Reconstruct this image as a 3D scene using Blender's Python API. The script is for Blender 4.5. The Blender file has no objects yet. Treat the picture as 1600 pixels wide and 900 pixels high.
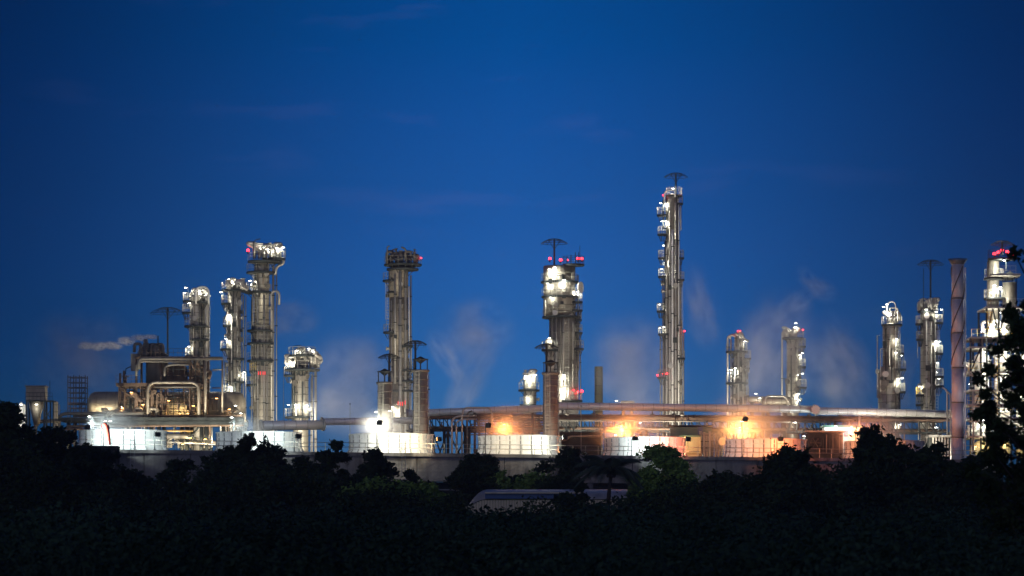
import bpy, math, random
import numpy as np
from mathutils import Vector, Matrix
PI = math.pi
random.seed(7)
rng = np.random.default_rng(7)
S = bpy.context.scene
COL = S.collection

# ------------------------------------------------------------------ camera
CAMZ = 1.7            # standing eye height
HOR = 880.0           # horizon row of the 1600x900 photograph
cam_d = bpy.data.cameras.new('camera')
cam = bpy.data.objects.new('camera', cam_d)
COL.objects.link(cam)
S.camera = cam
cam.location = (0, 0, CAMZ)
cam.rotation_euler = (PI/2, 0, 0)
cam_d.lens = 112.5
cam_d.sensor_width = 36
cam_d.shift_y = (HOR-450)/1600
cam_d.clip_end = 9000
cam_d.clip_start = 0.5
cam_d.dof.use_dof = True
cam_d.dof.focus_distance = 420
cam_d.dof.aperture_fstop = 3.2

# ------------------------------------------------------------------ dusk sky
SUN_EL, SUN_ROT = math.radians(3.0), math.radians(200)
w = bpy.data.worlds.new('World')
S.world = w
w.use_nodes = True
nt = w.node_tree
N, L = nt.nodes, nt.links
bg = N['Background']
sky = N.new('ShaderNodeTexSky')
sky.sky_type = 'NISHITA'
sky.sun_disc = False
sky.sun_elevation = SUN_EL
sky.sun_rotation = SUN_ROT
sky.ozone_density = 10
sky.dust_density = 0
sky.air_density = 1
tc = N.new('ShaderNodeTexCoord')
sep = N.new('ShaderNodeSeparateXYZ')
L.new(tc.outputs['Generated'], sep.inputs[0])
ramp = N.new('ShaderNodeValToRGB')          # how the last light thins out with height above the horizon
L.new(sep.outputs['Z'], ramp.inputs[0])
cr = ramp.color_ramp
cr.elements[0].position = 0.0
cr.elements[0].color = (1.0, 2.3, 3.6, 1)
cr.elements[1].position = 1.0
cr.elements[1].color = (1.0, 2.4, 1.9, 1)
for p, c in [(0.048, (1.0, 2.6, 2.85, 1)), (0.076, (1.0, 2.22, 2.1, 1)), (0.115, (1.0, 1.92, 1.53, 1)), (0.17, (1.0, 1.58, 1.08, 1))]:
    e = cr.elements.new(p)
    e.color = c
mul = N.new('ShaderNodeMixRGB')
mul.blend_type = 'MULTIPLY'
mul.inputs[0].default_value = 1
L.new(sky.outputs[0], mul.inputs[1])
L.new(ramp.outputs[0], mul.inputs[2])
# a little violet twilight scatter low down, and thin torn clouds
add = N.new('ShaderNodeMixRGB')
add.blend_type = 'ADD'
add.inputs[0].default_value = 1
rampv = N.new('ShaderNodeValToRGB')
L.new(sep.outputs['Z'], rampv.inputs[0])
rv = rampv.color_ramp
rv.elements[0].position = 0.03
rv.elements[0].color = (0.28, 0.08, 0.10, 1)
rv.elements[1].position = 0.16
rv.elements[1].color = (0.0, 0.0, 0.0, 1)
e = rv.elements.new(0.075)
e.color = (0.11, 0.01, 0.02, 1)
L.new(mul.outputs[0], add.inputs[1])
L.new(rampv.outputs[0], add.inputs[2])
mp = N.new('ShaderNodeMapping')
mp.inputs['Scale'].default_value = (9, 9, 42)
L.new(tc.outputs['Generated'], mp.inputs[0])
ns = N.new('ShaderNodeTexNoise')
ns.inputs['Scale'].default_value = 1.3
ns.inputs['Detail'].default_value = 6
ns.inputs['Roughness'].default_value = 0.6
L.new(mp.outputs[0], ns.inputs['Vector'])
cl = N.new('ShaderNodeValToRGB')
cl.color_ramp.elements[0].position = 0.57
cl.color_ramp.elements[0].color = (0, 0, 0, 1)
cl.color_ramp.elements[1].position = 0.85
cl.color_ramp.elements[1].color = (0.27, 0.12, 0.13, 1)
L.new(ns.outputs[0], cl.inputs[0])
add2 = N.new('ShaderNodeMixRGB')
add2.blend_type = 'ADD'
add2.inputs[0].default_value = 1
L.new(add.outputs[0], add2.inputs[1])
L.new(cl.outputs[0], add2.inputs[2])
# lens vignette put into the sky colour: darker to both sides of the view
mr = N.new('ShaderNodeMapRange')
mr.interpolation_type = 'SMOOTHSTEP'
mr.inputs['From Min'].default_value = -0.02
mr.inputs['From Max'].default_value = 0.185
mr.inputs['To Min'].default_value = 0.0
mr.inputs['To Max'].default_value = 1.0
vm = N.new('ShaderNodeVectorMath')
vm.operation = 'DOT_PRODUCT'
vm.inputs[1].default_value = (1, 0, 0)
L.new(tc.outputs['Generated'], vm.inputs[0])
ab = N.new('ShaderNodeMath')
ab.operation = 'ABSOLUTE'
L.new(vm.outputs['Value'], ab.inputs[0])
L.new(ab.outputs[0], mr.inputs['Value'])
mul2 = N.new('ShaderNodeMixRGB')
mul2.blend_type = 'MULTIPLY'
mul2.inputs[0].default_value = 1
L.new(add2.outputs[0], mul2.inputs[1])
vignette = N.new('ShaderNodeMixRGB')
vignette.inputs[1].default_value = (1, 1, 1, 1)
vignette.inputs[2].default_value = (0.08, 0.235, 0.29, 1)
L.new(mr.outputs[0], vignette.inputs[0])
L.new(vignette.outputs[0], mul2.inputs[2])
L.new(mul2.outputs[0], bg.inputs[0])
bg.inputs[1].default_value = 0.14

# last glow of the set sun, wide and very weak, from behind the camera
sun_d = bpy.data.lights.new('twilight_glow', 'SUN')
sun_d.energy = 0.26
sun_d.angle = math.radians(40)
sun_d.color = (0.9, 0.82, 1.0)
sun = bpy.data.objects.new('twilight_glow', sun_d)
COL.objects.link(sun)
sun.rotation_euler = (math.radians(72), 0, math.radians(-20))

S.view_settings.view_transform = 'Standard'
S.view_settings.look = 'None'
S.view_settings.exposure = 0
S.view_settings.gamma = 1
S.render.engine = 'CYCLES'
S.cycles.use_denoising = True
S.cycles.max_bounces = 5
S.cycles.diffuse_bounces = 2
S.cycles.glossy_bounces = 2
S.cycles.volume_bounces = 3
S.cycles.transparent_max_bounces = 6
S.cycles.sample_clamp_indirect = 4
S.cycles.volume_max_steps = 64

# ------------------------------------------------------------------ places
def PX(px, D): return (px-800)*D/5000.0
def PZ(py, D): return CAMZ + (HOR-py)*D/5000.0
def P(px, py, D, dy=0.0): return Vector((PX(px, D), D+dy, PZ(py, D)))

# ------------------------------------------------------------------ materials
def new_mat(name):
    m = bpy.data.materials.new(name)
    m.use_nodes = True
    return m, m.node_tree.nodes, m.node_tree.links, m.node_tree.nodes['Principled BSDF']

def surf(name, c1, c2, rough=0.6, metal=0.0, scale=0.6, stretch=(1, 1, 0.25), bump=0.15, seam=0.0, stain=None, dirt=0.5):
    """base colour broken up by blotches and streaks, with fine relief"""
    m, n, l, b = new_mat(name)
    t = n.new('ShaderNodeTexCoord')
    mp = n.new('ShaderNodeMapping')
    mp.inputs['Scale'].default_value = stretch
    l.new(t.outputs['Object'], mp.inputs[0])
    no = n.new('ShaderNodeTexNoise')
    no.inputs['Scale'].default_value = scale
    no.inputs['Detail'].default_value = 7
    no.inputs['Roughness'].default_value = 0.65
    l.new(mp.outputs[0], no.inputs['Vector'])
    r = n.new('ShaderNodeValToRGB')
    r.color_ramp.elements[0].position = 0.33
    r.color_ramp.elements[0].color = (*c1, 1)
    r.color_ramp.elements[1].position = 0.68
    r.color_ramp.elements[1].color = (*c2, 1)
    l.new(no.outputs[0], r.inputs[0])
    out = r.outputs[0]
    if stain:
        no2 = n.new('ShaderNodeTexNoise')
        no2.inputs['Scale'].default_value = scale*1.7
        no2.inputs['Detail'].default_value = 5
        l.new(mp.outputs[0], no2.inputs['Vector'])
        r2 = n.new('ShaderNodeValToRGB')
        r2.color_ramp.elements[0].position = 0.52
        r2.color_ramp.elements[0].color = (0, 0, 0, 1)
        r2.color_ramp.elements[1].position = 0.66
        r2.color_ramp.elements[1].color = (dirt, dirt, dirt, 1)
        l.new(no2.outputs[0], r2.inputs[0])
        mx = n.new('ShaderNodeMixRGB')
        l.new(r2.outputs[0], mx.inputs[0])
        l.new(out, mx.inputs[1])
        mx.inputs[2].default_value = (*stain, 1)
        out = mx.outputs[0]
    l.new(out, b.inputs['Base Color'])
    b.inputs['Roughness'].default_value = rough
    b.inputs['Metallic'].default_value = metal
    no3 = n.new('ShaderNodeTexNoise')
    no3.inputs['Scale'].default_value = scale*6
    no3.inputs['Detail'].default_value = 4
    l.new(t.outputs['Object'], no3.inputs['Vector'])
    bp = n.new('ShaderNodeBump')
    bp.inputs['Strength'].default_value = bump
    bp.inputs['Distance'].default_value = 0.1
    l.new(no3.outputs[0], bp.inputs['Height'])
    l.new(bp.outputs[0], b.inputs['Normal'])
    return m

M = {}
M['clad'] = surf('dull_aluminium_cladding', (0.21, 0.195, 0.16), (0.43, 0.405, 0.345), 0.42, 0.35, 0.5, (1, 1, 0.18), 0.2, stain=(0.12, 0.10, 0.08), dirt=0.75)
M['clad_warm'] = surf('weathered_tan_cladding', (0.20, 0.175, 0.135), (0.36, 0.32, 0.255), 0.5, 0.2, 0.5, (1, 1, 0.2), 0.2, stain=(0.13, 0.10, 0.07))
M['clad_dark'] = surf('sooty_cladding', (0.09, 0.085, 0.075), (0.21, 0.195, 0.17), 0.55, 0.2, 0.6, (1, 1, 0.2), 0.2, stain=(0.05, 0.04, 0.035))
M['clad_bright'] = surf('bright_jacketed_pipe', (0.62, 0.62, 0.62), (0.8, 0.8, 0.8), 0.35, 0.15, 0.6, (0.2, 1, 1), 0.1)
M['pipe'] = surf('galvanised_pipe', (0.33, 0.32, 0.29), (0.5, 0.48, 0.44), 0.38, 0.4, 0.9, (1, 1, 0.3), 0.1)
M['brown'] = surf('rust_brown_steel', (0.085, 0.06, 0.045), (0.19, 0.135, 0.10), 0.7, 0.1, 0.9, (1, 1, 1), 0.2)
M['dark'] = surf('dark_green_grey_steel', (0.022, 0.027, 0.028), (0.06, 0.068, 0.068), 0.55, 0.2, 1.0, (1, 1, 1), 0.15)
for q_ in ('dark', 'brown'):
    b_ = M[q_].node_tree.nodes['Principled BSDF']; b_.inputs['Specular IOR Level'].default_value = .12; b_.inputs['Roughness'].default_value = .85; b_.inputs['Metallic'].default_value = 0
M['galv'] = surf('galvanised_handrail', (0.28, 0.28, 0.24), (0.42, 0.41, 0.36), 0.5, 0.3, 1.5, (1, 1, 1), 0.1)
M['yellow'] = surf('yellow_safety_paint', (0.62, 0.42, 0.04), (0.78, 0.56, 0.08), 0.5, 0.0, 1.5, (1, 1, 1), 0.1, stain=(0.3, 0.2, 0.05), dirt=0.4)
M['frp'] = surf('white_fibreglass', (0.66, 0.68, 0.66), (0.80, 0.81, 0.79), 0.45, 0.0, 0.7, (1, 1, 0.3), 0.1, stain=(0.38, 0.37, 0.33), dirt=0.6)
M['rib'] = surf('grey_fibreglass_flange', (0.20, 0.22, 0.22), (0.33, 0.35, 0.35), 0.6, 0.0, 1.0, (1, 1, 1), 0.1)
M['concrete'] = surf('stained_concrete', (0.13, 0.13, 0.13), (0.27, 0.265, 0.255), 0.9, 0.0, 0.55, (1, 1, 0.28), 0.5, stain=(0.06, 0.06, 0.058), dirt=0.85)
M['steelstack'] = surf('painted_steel_chimney', (0.44, 0.42, 0.46), (0.58, 0.56, 0.60), 0.5, 0.1, 0.7, (1, 1, 0.15), 0.15, stain=(0.36, 0.32, 0.34))
M['olive'] = surf('olive_drab_stack', (0.22, 0.21, 0.10), (0.36, 0.34, 0.18), 0.6, 0.0, 0.7, (1, 1, 0.2), 0.15)
M['vessel'] = surf('white_painted_vessel', (0.68, 0.68, 0.64), (0.82, 0.82, 0.78), 0.4, 0.0, 0.6, (1, 1, 0.3), 0.1, stain=(0.4, 0.35, 0.28), dirt=0.4)
M['cream'] = surf('cream_panel', (0.45, 0.42, 0.26), (0.6, 0.56, 0.36), 0.6, 0.0, 0.6, (1, 1, 0.4), 0.1)
M['green'] = surf('green_sheet_metal', (0.05, 0.13, 0.10), (0.09, 0.19, 0.15), 0.5, 0.1, 0.6, (1, 1, 0.3), 0.1)
M['bluepaint'] = surf('blue_painted_metal', (0.02, 0.07, 0.20), (0.035, 0.11, 0.27), 0.45, 0.0, 0.6, (1, 1, 0.3), 0.1)
M['roof'] = surf('weathered_roof_sheet', (0.50, 0.45, 0.30), (0.66, 0.59, 0.42), 0.5, 0.3, 0.4, (1, 1, 0.3), 0.2, stain=(0.16, 0.15, 0.13))
M['redcloth'] = surf('red_windsock_cloth', (0.6, 0.05, 0.03), (0.75, 0.09, 0.05), 0.8, 0, 2, (1, 1, 1), 0.2)
M['bark'] = surf('bark', (0.03, 0.025, 0.02), (0.09, 0.075, 0.055), 0.9, 0, 4, (1, 1, 0.25), 0.6)
M['ground'] = surf('ground_soil', (0.03, 0.035, 0.02), (0.07, 0.065, 0.04), 0.95, 0, 0.08, (1, 1, 1), 0.4)
M['orangepipe'] = surf('yellow_brown_pipe', (0.30, 0.19, 0.07), (0.45, 0.30, 0.13), 0.5, 0.1, 1.0, (1, 1, 1), 0.1)

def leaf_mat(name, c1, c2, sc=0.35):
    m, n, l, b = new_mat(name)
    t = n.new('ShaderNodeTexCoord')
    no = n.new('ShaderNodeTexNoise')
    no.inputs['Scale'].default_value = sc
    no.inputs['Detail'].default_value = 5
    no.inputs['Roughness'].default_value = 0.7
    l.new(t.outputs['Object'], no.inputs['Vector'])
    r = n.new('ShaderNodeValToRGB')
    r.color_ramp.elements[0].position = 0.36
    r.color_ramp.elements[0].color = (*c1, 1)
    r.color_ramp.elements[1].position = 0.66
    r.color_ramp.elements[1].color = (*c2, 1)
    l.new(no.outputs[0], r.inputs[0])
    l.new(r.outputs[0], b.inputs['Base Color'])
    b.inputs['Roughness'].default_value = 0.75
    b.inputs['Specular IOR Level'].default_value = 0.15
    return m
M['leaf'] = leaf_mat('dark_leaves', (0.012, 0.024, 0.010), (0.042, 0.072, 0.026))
M['leaf_lit'] = leaf_mat('lamplit_leaves', (0.09, 0.16, 0.03), (0.26, 0.42, 0.09), 0.5)  # stray lamp light on these bushes is put into the leaf colour
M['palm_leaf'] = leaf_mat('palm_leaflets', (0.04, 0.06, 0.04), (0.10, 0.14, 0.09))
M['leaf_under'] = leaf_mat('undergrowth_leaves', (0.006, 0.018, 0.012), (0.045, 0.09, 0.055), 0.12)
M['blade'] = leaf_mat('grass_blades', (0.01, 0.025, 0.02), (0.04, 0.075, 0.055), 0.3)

def emit_mat(name, col, st):
    m = bpy.data.materials.new(name)
    m.use_nodes = True
    n, l = m.node_tree.nodes, m.node_tree.links
    n.remove(n['Principled BSDF'])
    e = n.new('ShaderNodeEmission')
    e.inputs[0].default_value = (*col, 1)
    e.inputs[1].default_value = st
    l.new(e.outputs[0], n['Material Output'].inputs[0])
    return m
M['glow_w'] = emit_mat('white_lamp_lens', (1, 0.97, 0.85), 30)
M['glow_o'] = emit_mat('sodium_lamp_lens', (1, 0.42, 0.10), 30)
M['glow_r'] = emit_mat('red_beacon_lens', (1, 0.02, 0.03), 12)
M['glow_sign'] = emit_mat('red_sign_light', (1, 0.05, 0.06), 1.6)

# ------------------------------------------------------------------ mesh builder (works in world metres)
class MB:
    def __init__(s): s.v = []; s.f = []; s.sm = []
    def face(s, idx, smooth=False): s.f.append(tuple(idx)); s.sm.append(smooth)
    def box(s, c, d, rz=0.0):
        c = Vector(c); k = len(s.v); cs, sn = math.cos(rz), math.sin(rz)
        for z in (-.5, .5):
            for x, y in ((-.5, -.5), (.5, -.5), (.5, .5), (-.5, .5)):
                X, Y = x*d[0], y*d[1]
                s.v.append((c.x+X*cs-Y*sn, c.y+X*sn+Y*cs, c.z+z*d[2]))
        for q in ((3, 2, 1, 0), (4, 5, 6, 7), (0, 1, 5, 4), (1, 2, 6, 5), (2, 3, 7, 6), (3, 0, 4, 7)):
            s.face([k+i for i in q])
        return s
    def tube(s, pts, r, n=8, closed=False, caps=True):
        pts = [Vector(p) for p in pts]
        m = len(pts); k = len(s.v)
        rs = r if isinstance(r, (list, tuple)) else [r]*m
        up = None
        for i, p in enumerate(pts):
            if closed: t = (pts[(i+1) % m]-pts[i-1])
            else: t = (pts[min(i+1, m-1)]-pts[max(i-1, 0)])
            if t.length < 1e-9: t = Vector((0, 0, 1))
            t.normalize()
            if up is None:
                up = Vector((0, 0, 1)) if abs(t.z) < 0.9 else Vector((0, 1, 0))
            a = t.cross(up)
            if a.length < 0.05: a = t.cross(Vector((1, 0, 0)))
            a.normalize(); b = a.cross(t).normalized(); up = b
            for j in range(n):
                an = 2*PI*j/n
                q = p + a*(math.cos(an)*rs[i]) + b*(math.sin(an)*rs[i])
                s.v.append(tuple(q))
        segs = m if closed else m-1
        for i in range(segs):
            for j in range(n):
                A = k+i*n+j; B = k+i*n+(j+1) % n; C = k+((i+1) % m)*n+(j+1) % n; D = k+((i+1) % m)*n+j
                s.face((A, D, C, B), n > 5)
        if caps and not closed:
            s.face([k+j for j in range(n)]); s.face([k+(m-1)*n+j for j in reversed(range(n))])
        return s
    def lathe(s, c, prof, n=24, caps=True):
        """prof: list of (radius, z world) top-down or bottom-up around the vertical through c"""
        k = len(s.v)
        for r, z in prof:
            for j in range(n):
                a = 2*PI*j/n
                s.v.append((c[0]+r*math.cos(a), c[1]+r*math.sin(a), z))
        up = prof[-1][1] >= prof[0][1]
        for i in range(len(prof)-1):
            for j in range(n):
                A = k+i*n+j; B = k+i*n+(j+1) % n; C = k+(i+1)*n+(j+1) % n; D = k+(i+1)*n+j
                s.face((A, B, C, D) if up else (A, D, C, B), True)
        if caps:
            s.face([k+j for j in (reversed(range(n)) if up else range(n))])
            s.face([k+(len(prof)-1)*n+j for j in (range(n) if up else reversed(range(n)))])
        return s
    def build(s, name, mat, parent=None, origin=None):
        o = Vector(origin) if origin is not None else (Vector(parent['_w']) if parent is not None else Vector((0, 0, 0)))
        me = bpy.data.meshes.new(name)
        me.from_pydata([(x-o.x, y-o.y, z-o.z) for x, y, z in s.v], [], s.f)
        me.polygons.foreach_set('use_smooth', s.sm)
        for q in (mat if isinstance(mat, (list, tuple)) else [mat]): me.materials.append(q)
        ob = bpy.data.objects.new(name, me)
        COL.objects.link(ob)
        if parent is not None:
            ob.parent = parent
            ob['_w'] = tuple(o)
            if origin is not None:
                ob.location = o - Vector(parent['_w'])
            if name in ('insulation_band', 'jacket_band', 'pipe_clamp', 'coupling', 'needle', 'bracket', 'bolt'): ob['kind'] = 'stuff'
        else:
            ob.location = o
        return ob

def thing(name, label, cat, loc, group=None):
    o = bpy.data.objects.new(name, None)
    COL.objects.link(o)
    o.empty_display_size = 0.5
    o.location = loc
    o['label'] = label; o['category'] = cat
    if group: o['group'] = group
    o['_w'] = tuple(loc)
    return o
def tag(o, label, cat, group=None):
    o['label'] = label; o['category'] = cat
    if group: o['group'] = group
    return o
def tube(par, name, pts, r, mat, n=8, closed=False): return MB().tube(pts, r, n, closed).build(name, mat, par)
def box(par, name, c, d, mat, rz=0.0): return MB().box(c, d, rz).build(name, mat, par)

def bend(pts, r, k=4):
    """round the corners of a polyline"""
    pts = [Vector(p) for p in pts]
    out = [pts[0]]
    for i in range(1, len(pts)-1):
        a, b, c = pts[i-1], pts[i], pts[i+1]
        u, v = (a-b), (c-b)
        rr = min(r, u.length*0.49, v.length*0.49)
        u.normalize(); v.normalize()
        p0, p1 = b+u*rr, b+v*rr
        for j in range(k+1):
            t = j/k
            out.append(p0*(1-t)**2 + b*2*t*(1-t) + p1*t*t)
    out.append(pts[-1])
    return out

# ------------------------------------------------------------------ lamps
WHITE = (1, 0.96, 0.80); COOL = (0.86, 1.0, 0.98); SOD = (1, 0.30, 0.06); WARM = (1, 0.78, 0.42); RED = (1, 0.02, 0.03)
_lampmesh = {}
LK = 1.25      # brightness of the fixed lamps
FK = 1.05      # brightness of the floodlights
def lamp(par, p, power, col=WHITE, r=0.31, arm=1.0, name='lamp'):
    """lamp head: a hood with a glowing lens under it on a short arm, and its own light"""
    key = 'o' if col[2] < .55 else 'w'
    if key not in _lampmesh:
        mb = MB()
        mb.box((0, 0, 0.42), (0.45, 0.4, 0.10)); nb = len(mb.f)
        mb.box((0, 0, 0.36), (0.3, 0.28, 0.04)); ne = len(mb.f)
        mb.tube([(0.3, 0.1, 0.42), (0.3, 0.3, 0.2), (0.3, 0.3, -1.2)], 0.035, 4)
        me = bpy.data.meshes.new('lamp')
        me.from_pydata(mb.v, [], mb.f)
        me.materials.append(M['dark']); me.materials.append(M['glow_'+key])
        for i in range(nb, ne): me.polygons[i].material_index = 1
        _lampmesh[key] = me
    ob = bpy.data.objects.new(name, _lampmesh[key])
    COL.objects.link(ob)
    ob.parent = par
    ob.location = Vector(p)-Vector(par['_w'])
    ld = bpy.data.lights.new('lamp_light', 'POINT')
    ld.energy = power*LK; ld.color = col; ld.shadow_soft_size = r
    lo = bpy.data.objects.new('lamp_light', ld)
    COL.objects.link(lo)
    lo.parent = ob
    lo.location = (0, -0.05, 0.30-r)
    return ob
_beacon = []
def beacon(par, p, power=22):
    if not _beacon:
        mb = MB(); mb.lathe((0, 0), [(0.10, -0.5), (0.10, -0.2), (0.16, -0.18), (0.16, -0.12)], 8); nb = len(mb.f)
        mb.lathe((0, 0), [(0.17, -0.11), (0.22, 0.0), (0.19, 0.15), (0.08, 0.22)], 10)
        me = bpy.data.meshes.new('beacon'); me.from_pydata(mb.v, [], mb.f)
        me.materials.append(M['dark']); me.materials.append(M['glow_r'])
        for i in range(nb, len(mb.f)): me.polygons[i].material_index = 1
        _beacon.append(me)
    ob = bpy.data.objects.new('red_beacon', _beacon[0]); COL.objects.link(ob)
    ob.parent = par; ob.location = Vector(p)-Vector(par['_w'])
    ld = bpy.data.lights.new('beacon_light', 'POINT'); ld.energy = power*.55; ld.color = RED; ld.shadow_soft_size = 0.1
    if power <= 18: ob.scale = (.62, .62, .62)
    lo = bpy.data.objects.new('beacon_light', ld); COL.objects.link(lo); lo.parent = ob; lo.location = (0, -0.45, 0.1)
    return ob
def flood(par, p, target, power, col, angle=100, r=0.3):
    """floodlight: hooded housing aimed at its target"""
    d = (Vector(target)-Vector(p)).normalized()
    key = 'F'+('o' if col[2] < .55 else 'w')
    if key not in _lampmesh:
        mb = MB()
        mb.box((0, 0, 0.16), (0.62, 0.5, 0.30)); nb = len(mb.f)
        mb.box((0, 0, -0.01), (0.54, 0.42, 0.03)); ne = len(mb.f)
        mb.tube([(-0.36, 0, 0.1), (-0.36, 0, 0.42), (0.36, 0, 0.42), (0.36, 0, 0.1)], 0.03, 4)
        me = bpy.data.meshes.new('floodlight_head'); me.from_pydata(mb.v, [], mb.f)
        me.materials.append(M['dark']); me.materials.append(M['glow_'+key[1]])
        for i in range(nb, ne): me.polygons[i].material_index = 1
        _lampmesh[key] = me
    ob = bpy.data.objects.new('floodlight_head', _lampmesh[key]); COL.objects.link(ob)
    ob.parent = par; ob.location = Vector(p)-Vector(par['_w'])
    ob.rotation_euler = d.to_track_quat('-Z', 'Y').to_euler()
    ld = bpy.data.lights.new('lamp_light', 'SPOT'); ld.energy = power*FK; ld.color = col; ld.shadow_soft_size = r
    ld.spot_size = math.radians(angle); ld.spot_blend = 0.8
    lo = bpy.data.objects.new('lamp_light', ld); COL.objects.link(lo); lo.parent = ob; lo.location = (0, 0, -0.1-r*0.2)
    return ob

# ------------------------------------------------------------------ process column builder
def handrail(par, ring, mat, h=1.1, step=None, closed=True, mid=True, r=0.024):
    mb = MB()
    for z in ([h, h*0.5] if mid else [h]):
        mb.tube([Vector(p)+Vector((0, 0, z)) for p in ring], r, 4, closed)
    for p in ring: mb.tube([p, Vector(p)+Vector((0, 0, h))], r, 4, caps=False)
    return mb.build('handrail', mat, par)
def disc_ring(c, r, n=14): return [Vector((c[0]+r*math.cos(2*PI*i/n), c[1]+r*math.sin(2*PI*i/n), c[2])) for i in range(n)]
def platform(par, c, r, mat='galv', floor='dark', n=14):
    c = Vector(c)
    pl = MB().lathe(c, [(r*0.97, c.z-0.28), (r, c.z-0.26), (r, c.z+0.02)], n).build('platform', M[floor], par)
    handrail(pl, disc_ring((c.x, c.y, c.z+0.02), r-0.05, n), M[mat])
    return pl
def ladder(par, x, y, z0, z1, mat='galv', cage=True):
    mb = MB()
    for dx in (-0.22, 0.22): mb.box((x+dx, y, (z0+z1)/2), (0.06, 0.05, z1-z0))
    z = z0+0.3
    while z < z1:
        mb.box((x, y, z), (0.42, 0.04, 0.05)); z += 0.45
    if cage:
        z = z0+2.0
        while z < z1:
            mb.tube([(x-0.35, y, z), (x-0.35, y-0.6, z), (x+0.35, y-0.6, z), (x+0.35, y, z)], 0.03, 3); z += 1.3
        for dx in (-0.33, 0, 0.33): mb.box((x+dx, y-0.6, (z0+2+z1)/2), (0.04, 0.03, max(z1-z0-2, 0.1)))
    mb.build('ladder', M[mat], par)

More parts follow.
